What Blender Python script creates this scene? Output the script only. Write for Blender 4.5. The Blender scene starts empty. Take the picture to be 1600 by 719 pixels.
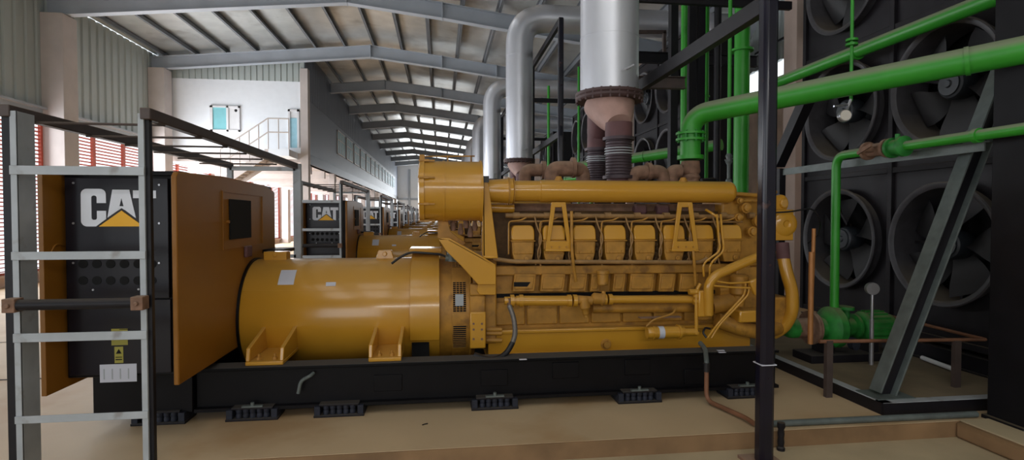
import bpy, math, random
from mathutils import Vector, Matrix
random.seed(7)
C = bpy.context.scene
COL = C.collection
PI = math.pi
R = math.radians
# ------------------------------------------------------------------ camera
H = 1.55
F = 860.0
PITCH, YAW = R(1.37), R(7.4)
cd = bpy.data.cameras.new('camera'); cam = bpy.data.objects.new('camera', cd); COL.objects.link(cam)
cam.location = (0, 0, H); cam.rotation_euler = (PI/2 - PITCH, 0, -YAW)
cd.sensor_width = 36; cd.lens = 36*F/1600; cd.clip_end = 400; cd.clip_start = .05
C.camera = cam
_M = cam.rotation_euler.to_matrix()
def ray(px, py):
    return _M @ Vector(((px-800)/F, (359.5-py)/F, -1))
def at(px, py, Y=None, X=None, Z=None):
    """the place point seen at a pixel of the photograph on a vertical or level plane"""
    d = ray(px, py)
    if Y is not None: k = Y/d.y
    elif X is not None: k = X/d.x
    else: k = (Z-H)/d.z
    return Vector((d.x*k, d.y*k, H+d.z*k))
def xa(px, Y): return at(px, 340, Y=Y).x
# ------------------------------------------------------------------ materials
def srgb(r, g, b):
    f = lambda c: (c/255/12.92 if c/255 <= .04045 else ((c/255+.055)/1.055)**2.4)
    return (f(r), f(g), f(b), 1)
MATS = {}
def mat(name, col, rough=.5, metal=0, var=.12, scale=6, dust=0, dustcol=(150,135,110), bump=0, coat=0, spots=None, trans=0, detail=4, spec=.5, dmin=.35, dmax=.95):
    m = bpy.data.materials.new(name); m.use_nodes = True
    nt = m.node_tree; N = nt.nodes; L = nt.links
    b = N['Principled BSDF']
    b.inputs['Roughness'].default_value = rough; b.inputs['Specular IOR Level'].default_value = spec; b.inputs['Metallic'].default_value = metal
    if coat: b.inputs['Coat Weight'].default_value = coat; b.inputs['Coat Roughness'].default_value = .12
    tc = N.new('ShaderNodeTexCoord')
    nz = N.new('ShaderNodeTexNoise'); nz.inputs['Scale'].default_value = scale; nz.inputs['Detail'].default_value = detail
    L.new(tc.outputs['Object'], nz.inputs['Vector'])
    cr = N.new('ShaderNodeValToRGB')
    c = srgb(*col)
    cr.color_ramp.elements[0].position = .3; cr.color_ramp.elements[1].position = .7
    cr.color_ramp.elements[0].color = (c[0]*(1-var), c[1]*(1-var), c[2]*(1-var), 1)
    cr.color_ramp.elements[1].color = (min(1,c[0]*(1+var)), min(1,c[1]*(1+var)), min(1,c[2]*(1+var)), 1)
    L.new(nz.outputs['Fac'], cr.inputs['Fac'])
    out = cr.outputs['Color']
    if spots:
        n2 = N.new('ShaderNodeTexNoise'); n2.inputs['Scale'].default_value = spots[1]; n2.inputs['Detail'].default_value = 6
        L.new(tc.outputs['Object'], n2.inputs['Vector'])
        r2 = N.new('ShaderNodeValToRGB'); r2.color_ramp.elements[0].position = spots[2]; r2.color_ramp.elements[1].position = spots[2]+.12
        r2.color_ramp.elements[0].color = (0,0,0,1); r2.color_ramp.elements[1].color = (spots[3],)*3+(1,)
        L.new(n2.outputs['Fac'], r2.inputs['Fac'])
        mx = N.new('ShaderNodeMix'); mx.data_type = 'RGBA'
        L.new(r2.outputs['Color'], mx.inputs['Factor']); L.new(out, mx.inputs['A']); mx.inputs['B'].default_value = srgb(*spots[0])
        out = mx.outputs['Result']
    if dust:      # settled dust lies on faces that look up
        g = N.new('ShaderNodeNewGeometry'); sx = N.new('ShaderNodeSeparateXYZ'); L.new(g.outputs['Normal'], sx.inputs[0])
        mr = N.new('ShaderNodeMapRange'); mr.inputs['From Min'].default_value = dmin; mr.inputs['From Max'].default_value = dmax
        mr.inputs['To Max'].default_value = dust
        L.new(sx.outputs['Z'], mr.inputs['Value'])
        mx = N.new('ShaderNodeMix'); mx.data_type = 'RGBA'
        L.new(mr.outputs['Result'], mx.inputs['Factor']); L.new(out, mx.inputs['A']); mx.inputs['B'].default_value = srgb(*dustcol)
        out = mx.outputs['Result']
        ad = N.new('ShaderNodeMath'); ad.operation = 'MULTIPLY_ADD'
        L.new(mr.outputs['Result'], ad.inputs[0]); ad.inputs[1].default_value = .4; ad.inputs[2].default_value = rough
        L.new(ad.outputs[0], b.inputs['Roughness'])
    L.new(out, b.inputs['Base Color'])
    if trans:
        t = N.new('ShaderNodeBsdfTranslucent'); L.new(out, t.inputs['Color'])
        ms = N.new('ShaderNodeMixShader'); ms.inputs[0].default_value = trans
        L.new(b.outputs[0], ms.inputs[1]); L.new(t.outputs[0], ms.inputs[2]); L.new(ms.outputs[0], N['Material Output'].inputs['Surface'])
    if bump:
        bp = N.new('ShaderNodeBump'); bp.inputs['Strength'].default_value = bump; bp.inputs['Distance'].default_value = .02
        L.new(nz.outputs['Fac'], bp.inputs['Height']); L.new(bp.outputs[0], b.inputs['Normal'])
    MATS[name] = m
    return m
M = {}
M['yellow'] = mat('yellow_paint', (200,145,44), .24, var=.06, scale=2, dust=.35, dustcol=(190,155,90), coat=.6)
M['yellow2'] = mat('dusty_yellow_paint', (176,126,46), .5, var=.22, scale=9, dust=.5, dustcol=(165,125,72), spots=((92,60,30),7,.55,.6))
M['orange'] = mat('shaded_yellow_panel_paint', (146,95,26), .42, var=.05, scale=3)  # the yellow made darker, panel shade put into the colour
M['black'] = mat('black_satin_paint', (12,11,15), .42, var=.2, spec=.2)
M['blackface'] = mat('black_gloss_panel', (22,19,28), .3, var=.1, scale=2, spec=.4)
M['skid'] = mat('black_frame_paint', (9,9,12), .45, var=.3, spec=.15, dust=.75, dustcol=(92,90,88))
M['rubber'] = mat('blue_black_rubber', (26,30,44), .7, var=.3, scale=20)
M['silver'] = mat('aluminium_cladding', (222,224,232), .36, metal=.65, var=.07, scale=1.5, bump=.06)
M['maroon'] = mat('maroon_primer', (98,66,68), .7, var=.2, dust=.35)
M['pinkmetal'] = mat('faded_primer_metal', (172,138,128), .65, var=.15)
M['bellow'] = mat('dark_bellows_metal', (72,60,66), .55, metal=.3, var=.2)
M['rust'] = mat('rusty_cast_iron', (126,96,78), .8, var=.3, scale=14, dust=.4, dustcol=(170,150,130))
M['green'] = mat('green_pipe_paint', (50,148,42), .4, var=.08, scale=4, dmin=.08, dmax=.5, dust=.8, dustcol=(138,136,118))
M['greendirty'] = mat('grimy_green_paint', (36,124,46), .55, var=.35, scale=12, dust=.5)
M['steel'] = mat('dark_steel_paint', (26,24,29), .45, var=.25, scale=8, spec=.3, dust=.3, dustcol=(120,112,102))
M['postpaint'] = mat('glossy_dark_post_paint', (22,20,34), .22, var=.2, scale=6, spots=((96,62,50),9,.66,.7))
M['browntube'] = mat('brown_painted_tube', (72,60,56), .55, var=.2, dust=.4)
M['galv'] = mat('galvanised_grey_steel', (168,173,178), .5, metal=.1, var=.12, scale=5, spots=((112,100,88),8,.6,.5))
M['greysteel'] = mat('grey_green_steel', (98,106,104), .5, metal=.2, var=.2, scale=10)
M['copper'] = mat('copper_brown_pipe', (160,108,60), .45, metal=.3, var=.15)
M['rail'] = mat('rusty_rail_paint', (122,82,58), .6, var=.25)
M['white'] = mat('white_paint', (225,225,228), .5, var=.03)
M['label'] = mat('white_sticker', (200,202,214), .5, var=.03)
M['yellab'] = mat('yellow_sticker', (158,150,62), .5, var=.08)
M['logo'] = mat('logo_white', (226,230,240), .45, var=.02)
M['logoy'] = mat('logo_yellow', (245,182,32), .45, var=.02)
M['hole'] = mat('dark_hole', (6,6,9), .9, var=0)
M['chrome'] = mat('bright_bolt_steel', (190,190,196), .3, metal=.8)
M['floor'] = mat('beige_concrete', (192,168,134), .6, var=.1, scale=1.1, detail=8, spots=((160,122,76),.7,.54,.6), bump=.08)
M['curbface'] = mat('brown_stained_concrete', (136,106,74), .7, var=.25, scale=3, detail=8)
M['pit'] = mat('pale_dusty_concrete', (180,163,132), .7, var=.15, scale=2, detail=8)
M['panel'] = mat('grey_white_wall_sheet', (176,184,182), .5, var=.05, scale=.5)
M['whitewall'] = mat('white_plaster', (236,240,246), .7, var=.02)
M['darksheet'] = mat('blue_grey_wall_sheet', (112,118,130), .5, var=.06, scale=.6)
M['concrete'] = mat('pale_concrete_column', (196,186,182), .7, var=.08, scale=2)
M['pinkconcrete'] = mat('pinkish_concrete', (204,182,170), .75, var=.08, scale=2)
M['rafter'] = mat('grey_rafter_paint', (170,177,187), .5, var=.06, scale=2)
M['purlin'] = mat('grey_purlin_paint', (112,116,122), .5, var=.08, scale=2)
M['tan']=mat('dusty_tan_line', (146,110,64), .55, var=.25, scale=12, dust=.4)
M['darkflange']=mat('dark_brown_flange', (74,54,54), .6, var=.2, dust=.3)
M['shade_brown']=mat('shaded_gap_brown', (84,60,30), .6, var=.35, scale=12, spec=.3)  # dark brown puts the shade of the gaps behind the heads into colour
M['foil'] = mat('reflective_roof_foil', (212,213,210), .3, metal=.65, var=.1, scale=2.2, bump=.2, spots=((140,134,124),.8,.55,.5))
M['louvre'] = mat('red_louvre_slat', (212,112,92), .5, var=.06, trans=.3)
M['glass'] = mat('teal_window_glass', (140,205,214), .15, var=.05)
M['greyglass'] = mat('pale_blue_glass', (158,204,220), .45, var=.1)
M['tarp'] = mat('beige_tarpaulin', (196,180,166), .8, var=.12, scale=3, bump=.4, trans=.25)
M['core'] = mat('black_radiator_core', (8,7,9), .9, var=.3, scale=30)
M['radpaint'] = mat('dark_radiator_paint', (34,31,35), .5, var=.25, scale=5, spec=.25, dust=.3)
M['fanring'] = mat('dusty_fan_ring', (66,64,68), .5, var=.25, scale=8, dust=.4)
M['blade'] = mat('dusty_fan_blade', (24,22,25), .55, var=.25, scale=8)
M['hub'] = mat('slate_fan_hub', (40,44,50), .45, var=.2, scale=8)
M['colblack']=mat('black_column_paint', (18,17,21), .5, var=.25, scale=5, spec=.25, dust=.3)
M['platform']=mat('dull_brown_concrete', (124,110,88), .75, var=.2, scale=3, detail=8)
M['hose'] = mat('black_rubber_hose', (26,25,28), .4, var=.2)
M['hose2'] = mat('grey_braided_hose', (120,116,112), .35, metal=.4, var=.2, scale=30)
M['dial'] = mat('white_dial', (224,216,206), .4, var=.04)
# ------------------------------------------------------------------ geometry
class MB:
    def __init__(s): s.v = []; s.f = []; s.cut = []
    def add(s, vs, fs):
        b = len(s.v); s.cut.append((len(s.v),len(s.f))); s.v += [Vector(v) for v in vs]; s.f += [tuple(i+b for i in f) for f in fs]; return s
    def box(s, a, b):
        (x0,y0,z0),(x1,y1,z1) = a, b
        if x0>x1: x0,x1=x1,x0
        if y0>y1: y0,y1=y1,y0
        if z0>z1: z0,z1=z1,z0
        return s.add([(x0,y0,z0),(x1,y0,z0),(x1,y1,z0),(x0,y1,z0),(x0,y0,z1),(x1,y0,z1),(x1,y1,z1),(x0,y1,z1)],
            [(0,3,2,1),(4,5,6,7),(0,1,5,4),(1,2,6,5),(2,3,7,6),(3,0,4,7)])
    def bar(s, p, q, w, h=None, up=(0,0,1)):
        """rectangular bar from p to q, w across, h along up"""
        h = h or w; p=Vector(p); q=Vector(q); d=(q-p).normalized(); u=Vector(up)
        if abs(d.dot(u))>.98: u=Vector((0,1,0))
        sd = d.cross(u).normalized()*(w/2); u2 = sd.cross(d).normalized()*(h/2)
        vs=[p-sd-u2,p+sd-u2,p+sd+u2,p-sd+u2,q-sd-u2,q+sd-u2,q+sd+u2,q-sd+u2]
        return s.add(vs,[(0,1,2,3),(7,6,5,4),(0,4,5,1),(1,5,6,2),(2,6,7,3),(3,7,4,0)])
    def ibeam(s, p, q, w, h, t=.012, up=(0,0,1)):
        p=Vector(p); q=Vector(q); u=Vector(up).normalized(); d=(q-p).normalized()
        sd=d.cross(u).normalized(); u=sd.cross(d).normalized()
        s.bar(p+u*(h/2-t/2), q+u*(h/2-t/2), w, t, up=u); s.bar(p-u*(h/2-t/2), q-u*(h/2-t/2), w, t, up=u)
        s.bar(p, q, t, h-2*t, up=u); return s
    def tube(s, pts, r, n=16, caps=True):
        pts=[Vector(p) for p in pts]; m=len(pts); rs = r if isinstance(r,(list,tuple)) else [r]*m
        dirs=[]
        for i in range(m):
            a = (pts[i]-pts[i-1]).normalized() if i else None
            b = (pts[i+1]-pts[i]).normalized() if i<m-1 else None
            d = (a+b) if a is not None and b is not None else (a if b is None else b)
            dirs.append(d.normalized() if d.length>1e-6 else (a or b))
        ref = Vector((0,0,1)) if abs(dirs[0].z)<.9 else Vector((0,1,0))
        u = dirs[0].cross(ref).normalized(); vs=[]; 
        for i,(p,d) in enumerate(zip(pts,dirs)):
            u = (u - d*u.dot(d)).normalized(); w = d.cross(u)
            for k in range(n):
                a=2*PI*k/n; vs.append(p+(u*math.cos(a)+w*math.sin(a))*rs[i])
        fs=[]
        for i in range(m-1):
            for k in range(n):
                k2=(k+1)%n; fs.append((i*n+k,i*n+k2,(i+1)*n+k2,(i+1)*n+k))
        if caps: fs.append(tuple(range(n-1,-1,-1))); fs.append(tuple((m-1)*n+k for k in range(n)))
        return s.add(vs,fs)
    def cyl(s, p, q, r, r2=None, n=24): return s.tube([p,q],[r,r if r2 is None else r2],n)
    def lathe(s, o, axis, prof, n=32):
        """prof: list of (distance along axis, radius)"""
        o=Vector(o); d=Vector(axis).normalized(); ref=Vector((0,0,1)) if abs(d.z)<.9 else Vector((0,1,0))
        u=d.cross(ref).normalized(); w=d.cross(u); vs=[]; m=len(prof)
        for (h,r) in prof:
            for k in range(n):
                a=2*PI*k/n; vs.append(o+d*h+(u*math.cos(a)+w*math.sin(a))*max(r,1e-4))
        fs=[(i*n+k,i*n+(k+1)%n,(i+1)*n+(k+1)%n,(i+1)*n+k) for i in range(m-1) for k in range(n)]
        fs.append(tuple(range(n-1,-1,-1))); fs.append(tuple((m-1)*n+k for k in range(n)))
        return s.add(vs,fs)
    def ring(s, o, axis, r0, r1, h, n=40):
        """flat-ended ring (washer) from o along axis"""
        o=Vector(o); d=Vector(axis).normalized(); ref=Vector((0,0,1)) if abs(d.z)<.9 else Vector((0,1,0))
        u=d.cross(ref).normalized(); w=d.cross(u); vs=[]
        for (hh,r) in ((0,r0),(0,r1),(h,r1),(h,r0)):
            for k in range(n):
                a=2*PI*k/n; vs.append(o+d*hh+(u*math.cos(a)+w*math.sin(a))*r)
        fs=[(i*n+k,i*n+(k+1)%n,((i+1)%4)*n+(k+1)%n,((i+1)%4)*n+k) for i in range(4) for k in range(n)]
        return s.add(vs,fs)
    def prism(s, poly, off):
        """polygon of 3-D points swept by off"""
        n=len(poly); off=Vector(off); a=[Vector(p) for p in poly]; vs=a+[p+off for p in a]
        fs=[tuple(range(n)),tuple(range(2*n-1,n-1,-1))]+[(i,i+n,(i+1)%n+n,(i+1)%n) for i in range(n)]
        return s.add(vs,fs)
    def bolts(s, pts, axis, r, h, n=8):
        for p in pts: s.cyl(p, Vector(p)+Vector(axis)*h, r, n=n)
        return s
    def pieces(s, name, m, parent=None, k=1, **kw):
        """every k shapes added become a part of their own"""
        c=s.cut[::k]+[(len(s.v),len(s.f))]; o=None
        for (v0,f0),(v1,f1) in zip(c,c[1:]):
            q=MB(); q.v=s.v[v0:v1]; q.f=[tuple(i-v0 for i in f) for f in s.f[f0:f1]]; o=q.build(name,m,parent,**kw)
        return o
    def build(s, name, m, parent=None, bevel=0, smooth=True, origin=None):
        import bmesh
        me=bpy.data.meshes.new(name)
        if origin is None:
            mn=Vector((min(v[i] for v in s.v) for i in range(3))); mx=Vector((max(v[i] for v in s.v) for i in range(3)))
            origin=Vector(((mn.x+mx.x)/2,(mn.y+mx.y)/2,mn.z))
        origin=Vector(origin)
        me.from_pydata([v-origin for v in s.v],[],s.f)
        bm=bmesh.new(); bm.from_mesh(me); bmesh.ops.recalc_face_normals(bm,faces=bm.faces); bm.to_mesh(me); bm.free()
        if smooth:
            me.shade_smooth(); me.set_sharp_from_angle(angle=R(35))
        me.materials.append(m if not isinstance(m,str) else M[m])
        o=bpy.data.objects.new(name,me); COL.objects.link(o)
        po=Vector((0,0,0))
        if parent is not None: o.parent=parent; po=Vector(parent['_o'])
        o.location=origin-po; o['_o']=list(origin)
        if bevel:
            b=o.modifiers.new('bevel','BEVEL'); b.width=bevel; b.segments=2; b.limit_method='ANGLE'; b.angle_limit=R(40)
        return o
def fil(pts, r, n=6):
    """round the inner corners of a path"""
    pts=[Vector(p) for p in pts]; out=[pts[0]]
    for i in range(1,len(pts)-1):
        a,b,c=pts[i-1],pts[i],pts[i+1]; d1=(a-b); d2=(c-b); k=min(r,d1.length*.48,d2.length*.48)
        p=b+d1.normalized()*k; q=b+d2.normalized()*k
        for j in range(n+1):
            t=j/n; out.append(p*(1-t)**2+b*2*t*(1-t)+q*t*t)
    out.append(pts[-1]); return out
def tag(o, label, cat, group=None, kind=None):
    if label: o['label']=label
    if cat: o['category']=cat
    if group: o['group']=group
    if kind: o['kind']=kind
    return o
def thing(name, loc, label, cat, group=None):
    o=bpy.data.objects.new(name,None); COL.objects.link(o); o.location=loc; o['_o']=list(loc); o.empty_display_size=.1
    return tag(o,label,cat,group)
def struct(o):
    o['kind']='structure'; return o
KIDS={}
def kids(o): return [c for c in ALL if c.parent is o]
ALL=[]
def copy_tree(o, off=(0,0,0), parent=None, keep=None, depth=0):
    c=o.copy(); COL.objects.link(c)
    if parent is not None: c.parent=parent
    if depth==0: c.location=Vector(o.location)+Vector(off)
    for ch in list(o.children):
        if keep is not None and depth==0 and ch.name.split('.')[0] not in keep: continue
        copy_tree(ch,off,c,keep,depth+1)
    return c
NG = 8; DY = 6.6           # eight sets, this far apart
def V(*a): return Vector(a)
ordinal = ['nearest','second','third','fourth','fifth','sixth','seventh','eighth']
WORLD,LW0,LW1,LW2,LW3,LE,LR_,LF_,LN,EXPO=1.5,1.0,2.6,8.0,5,.7,.75,5,1.35,0.33
# ------------------------------------------------------------------ generator set
YC, RA, ZA = 5.35, .50, .66          # alternator axis and radius
gen = thing('generator_set', (0.4,5.35,0), 'yellow diesel generator set nearest the camera, whole engine and round alternator in view', 'generator', 'row of generator sets')
G = gen
# skid: two long I sections and cross members
b=MB()
for y in (4.47, 6.23):
    b.box((-1.85,y-.075,.375),(2.9,y+.10,.40))
skid=b.build('skid','skid',G,bevel=.004)
b=MB()
for y in (4.47,6.23): b.box((-1.85,y-.075,.07),(2.9,y+.075,.095)); b.box((-1.85,y-.02,.09),(2.9,y+.015,.376))
for x in (-1.84,-1.0,.0,1.0,2.0,2.88): b.box((x-.03,4.48,.09),(x+.03,6.22,.19))
b.box((-1.85,4.53,.10),(2.9,6.17,.12))
b.build('skid_web','black',skid)
# bracket plates with openings on the skid web
for px,py in ((605,600),(772,592),(884,580),(997,575),(1090,590)):
    x=xa(px,4.45); z=at(px,py,Y=4.45).z
    MB().box((x-.11,4.438,z-.055),(x+.11,4.456,z+.075)).build('mounting_plate','black',skid,bevel=.003)
# feet: rubber spring mounts under the skid
for px in (250,395,530,772,997,1165):
    x=xa(px,4.44); b=MB(); b.box((x-.19,4.36,0),(x+.19,4.56,.018)); b.box((x-.15,4.37,.085),(x+.15,4.55,.10))
    f=b.build('mounting_foot','steel',G,bevel=.003)
    r=MB()
    for i in range(5): r.lathe((x-.10+.05*i,4.395,.018),(0,0,1),[(0,.022),(.02,.024),(.034,.019),(.05,.024),(.067,.022)],n=12)
    r.build('rubber_spring','rubber',f)
    MB().box((x-.185,4.362,.018),(x-.14,4.55,.085)).build('stop_block','rubber',f,bevel=.004); MB().box((x+.14,4.362,.018),(x+.185,4.55,.085)).build('stop_block','rubber',f,bevel=.004)
    if px in (395,772,997,1165):
        t=MB(); t.box((x-.075,4.37,.10),(x+.075,4.40,.112)); t.cyl((x,4.385,.11),(x,4.385,.135),.014,n=8); t.build('level_bolt','greysteel',f)
# plinth under the cabinet
b=MB(); b.box((-2.55,4.40,.075),(-1.86,6.2,.60)); b.build('cabinet_plinth','black',G,bevel=.005)
# ---- terminal cabinet
CB=MB()
zb,zt=.466,1.845
CB.box((-2.46,3.985,zb+.01),(-1.735,5.95,zt-.01))
cab=CB.build('terminal_cabinet','black',G,bevel=.006)
def pxz(px,py,Y): p=at(px,py,Y=Y); return p.x,p.z
# right side plate (faces the engine) with chamfered far corner
b=MB(); xs=-1.735
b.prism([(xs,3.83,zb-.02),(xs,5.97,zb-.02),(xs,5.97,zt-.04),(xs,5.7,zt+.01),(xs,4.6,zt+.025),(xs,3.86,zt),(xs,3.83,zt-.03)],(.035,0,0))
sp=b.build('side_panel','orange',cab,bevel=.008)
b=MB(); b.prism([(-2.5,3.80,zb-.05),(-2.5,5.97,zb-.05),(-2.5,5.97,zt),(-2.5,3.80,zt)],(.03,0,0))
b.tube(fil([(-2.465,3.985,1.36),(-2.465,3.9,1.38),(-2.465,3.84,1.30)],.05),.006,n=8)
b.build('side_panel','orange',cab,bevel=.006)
b=MB(); b.box((-2.47,3.96,zt-.02),(-1.73,5.96,zt+.012)); b.build('top_panel','black',cab,bevel=.004)
# black inspection window, knob and tray on the side plate
xf=xs+.035
def side(px,py,X=xf): return at(px,py,X=X)
a=side(357,311); c=side(391,371)
b=MB(); b.box((xf,a.y,c.z),(xf+.012,c.y,a.z)); w=b.build('inspection_window','hole',cab,bevel=.004)
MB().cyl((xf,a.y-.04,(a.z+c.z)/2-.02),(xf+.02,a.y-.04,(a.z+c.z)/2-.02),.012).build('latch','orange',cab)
p=side(385,393); MB().box((xf,p.y-.07,p.z-.05),(xf+.03,p.y+.07,p.z+.05)).build('indicator_knob','maroon',cab,bevel=.01)
b=MB(); q0=side(343,388); q1=side(407,388)
# raised seam lines of the door in the plate
for (u,v,w_,h_) in ((side(348,300),side(410,380),0,0),):
    b.box((xf,u.y,v.z-.01),(xf+.005,v.y,v.z)); b.box((xf,u.y-.01,v.z-.01),(xf+.005,u.y,u.z)); b.box((xf,v.y,v.z-.01),(xf+.005,v.y+.01,u.z)); b.box((xf,u.y-.01,u.z),(xf+.005,v.y+.01,u.z+.01))
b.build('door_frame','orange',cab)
MB().box((xf+.001,5.55,1.20),(xf+.20,5.95,1.235)).build('cable_tray','black',cab,bevel=.004)
# centre panel with logo
YF=3.955
x0,z0=pxz(104,469,YF); x1,z1=pxz(262,279,YF)
fp=MB().box((x0,YF,z0),(x1,3.986,z1)).build('front_panel','blackface',cab,bevel=.004)
x0b,_=pxz(104,469,YF)
fl=MB().box((x0,YF+.012,zb+.03),(x1,3.986,z0-.008)).build('lower_panel','blackface',cab,bevel=.004)
pts=[pxz(p,q,YF) for p,q in ((115,286),(249,289),(115,349),(249,349),(115,411),(249,411),(146,453),(217,452))]
b=MB(); b.bolts([(x,YF,z) for x,z in pts],(0,-1,0),.007,.006); b.pieces('panel_bolt','chrome',cab)
# two rows of vent holes
for r_ in range(2):
    for i in range(6):
        x,z=pxz(130+21.5*i,412.5+26*r_,YF); MB().lathe((x,YF+.001,z),(0,-1,0),[(0,.029),(.004,.029),(.004,.024)],n=20).build('vent_hole','hole',cab)
# logo: letters in sheet units, then onto the panel plane
u0x,u0y=at(60,270,Y=YF).x,at(60,270,Y=YF).z
U=(at(250,300,Y=YF).x-at(100,300,Y=YF).x)/150/3.783
def lp(poly,th=.004,y=YF): return [(u0x+px*U,y-.0005,u0y-py*U) for px,py in poly],(0,-th,0)
def arc(cx,cy,r,a0,a1,n=6): return [(cx+r*math.cos(R(a0+(a1-a0)*i/n)),cy-r*math.sin(R(a0+(a1-a0)*i/n))) for i in range(n+1)]
lg=thing
b=MB()
# letter C split into convex-ish pieces: outline polygon
Cp = arc(355,135,36,0,90)+arc(280,135,36,90,180)+arc(280,303,36,180,270)+arc(350,303,36,270,330)+[(340,318)]
Cout = [(391,190)]+arc(355,135,36,0,90)+arc(280,135,36,90,180)+arc(280,303,37,180,270)+[(330,340),(352,322),(391,292),(391,240),(337,240),(337,285)]+arc(324,285,13,0,-90,3)[1:-1]+arc(318,285,13,-90,-180,3)+arc(318,155,13,180,90,3)+arc(324,155,13,90,0,3)+[(337,190)]
p_,o_=lp(Cout); b.prism(p_,o_)
# A with its counter: left stroke, right stroke, bridge
for poly in ([(430,104),(483,104),(483,158),(468,222),(468,232),(398,284)],[(483,104),(530,104),(568,288),(500,232),(498,222),(483,158)],[(468,210),(498,210),(500,234),(483,222),(464,236)]):
    p_,o_=lp(poly); b.prism(p_,o_)
for poly in ([(552,108),(690,108),(690,158),(649,158),(649,340),(618,336),(597,318),(597,158),(552,158)],):
    p_,o_=lp(poly); b.prism(p_,o_)
b.build('logo_lettering','logo',cab,smooth=False)
b=MB(); p_,o_=lp([(483,238),(612,340),(348,340)],.006); b.prism(p_,o_); b.build('logo_triangle','logoy',cab,smooth=False)
# stickers
def plate(px0,py0,px1,py1,Y,name,m,par,th=.002):
    a=at(px0,py0,Y=Y); c=at(px1,py1,Y=Y); return MB().box((a.x,Y-th,c.z),(c.x,Y,a.z)).build(name,m,par)
YL=YF+.012
s=plate(156,570,214,596,YL,'rating_label','label',cab)
a=at(174,514,Y=YL); c=at(200,539,Y=YL)
s1=MB().box((a.x,YL-.002,c.z),(c.x,YL,a.z)).build('warning_label','yellab',cab)
a=at(179,542,Y=YL); c=at(193,567,Y=YL)
s2=MB().box((a.x,YL-.002,c.z),(c.x,YL,a.z)).build('warning_label','yellab',cab)
m_=(a+c)/2
t=MB(); t.prism([(m_.x-.018,YL-.0025,m_.z+.008),(m_.x+.018,YL-.0025,m_.z+.008),(m_.x,YL-.0025,m_.z+.04)],(0,-.001,0)); t.box((m_.x-.02,YL-.0035,m_.z-.035),(m_.x+.02,YL-.0025,m_.z-.028)); t.box((m_.x-.02,YL-.0035,m_.z-.018),(m_.x+.02,YL-.0025,m_.z-.013)); t.pieces('label_print','hole',s2,smooth=False)
t=MB(); 
for i in range(3): t.box((at(178,0,Y=YL).x,YL-.0035,at(0,519+6*i,Y=YL).z-.003),(at(196,0,Y=YL).x,YL-.0025,at(0,519+6*i,Y=YL).z+.001))
t.pieces('label_print','hole',s1,smooth=False)
t=MB(); a=at(156,570,Y=YL); c=at(214,596,Y=YL)
for i in range(4):
    x=a.x+(c.x-a.x)*(.1+.22*i); t.box((x,YL-.0032,c.z+.02),(x+.008*U/U,YL-.0022,a.z-.03))
t.pieces('label_print','galv',s,smooth=False)
# ---- alternator
xL=-1.70; xJ0=xa(640,4.83); xJ1=xa(686,4.83); xR=xa(706,4.85); xE=xa(733,4.85)
b=MB(); b.lathe((xL,YC,ZA),(1,0,0),[(0,RA-.02),(.03,RA),(xJ0-xL-.02,RA),(xJ0-xL,RA-.004),(xJ1-xL,RA-.004)],n=72)
alt=b.build('alternator','yellow',G)
MB().ring((xL-.0,YC,ZA),(1,0,0),RA-.03,RA+.012,.02,n=64).build('end_ring','black',alt)
# wrap cover, open below
b=MB(); n=40; a0,a1=R(-20),R(200); ro=RA+.045
prof=[]
for k in range(n+1):
    a=a0+(a1-a0)*k/n; prof.append((math.cos(a),math.sin(a)))
vs=[];fs=[]
for x in (xJ0,xJ1):
    for r_ in (RA-.01,ro):
        for (cy,cz) in prof: vs.append((x,YC-cy*r_,ZA+cz*r_))
m1=n+1
for k in range(n):
    fs+=[(m1+k,m1+k+1,3*m1+k+1,3*m1+k),(k,2*m1+k,2*m1+k+1,k+1),(k,k+1,m1+k+1,m1+k),(2*m1+k,3*m1+k,3*m1+k+1,2*m1+k+1)]
fs+=[(0,m1,3*m1,2*m1),(n,2*m1+n,3*m1+n,m1+n)]
b.add(vs,fs); b.build('wrap_cover','yellow',alt)
b=MB(); b.box((xa(643,4.95),4.905,at(660,568,Y=4.95).z),(xa(670,4.95),5.3,at(660,532,Y=4.95).z)); b.build('air_outlet','hole',alt)
b=MB(); b.lathe((xJ1,YC,ZA),(1,0,0),[(0,RA-.04),(0,RA-.02),(xR-xJ1,RA-.02),(xR-xJ1,RA+.0),(xE-xJ1,RA+.0),(xE-xJ1,RA-.03)],n=64)
bell=b.build('end_bell','yellow2',alt)
MB().lathe((xE,YC,ZA),(1,0,0),[(0,RA-.05),(0,RA+.015),(.02,RA+.015),(.02,RA+.0),(.04,RA-.02),(.06,RA-.05)],n=64).build('adapter_flange','yellow2',alt)
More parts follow.
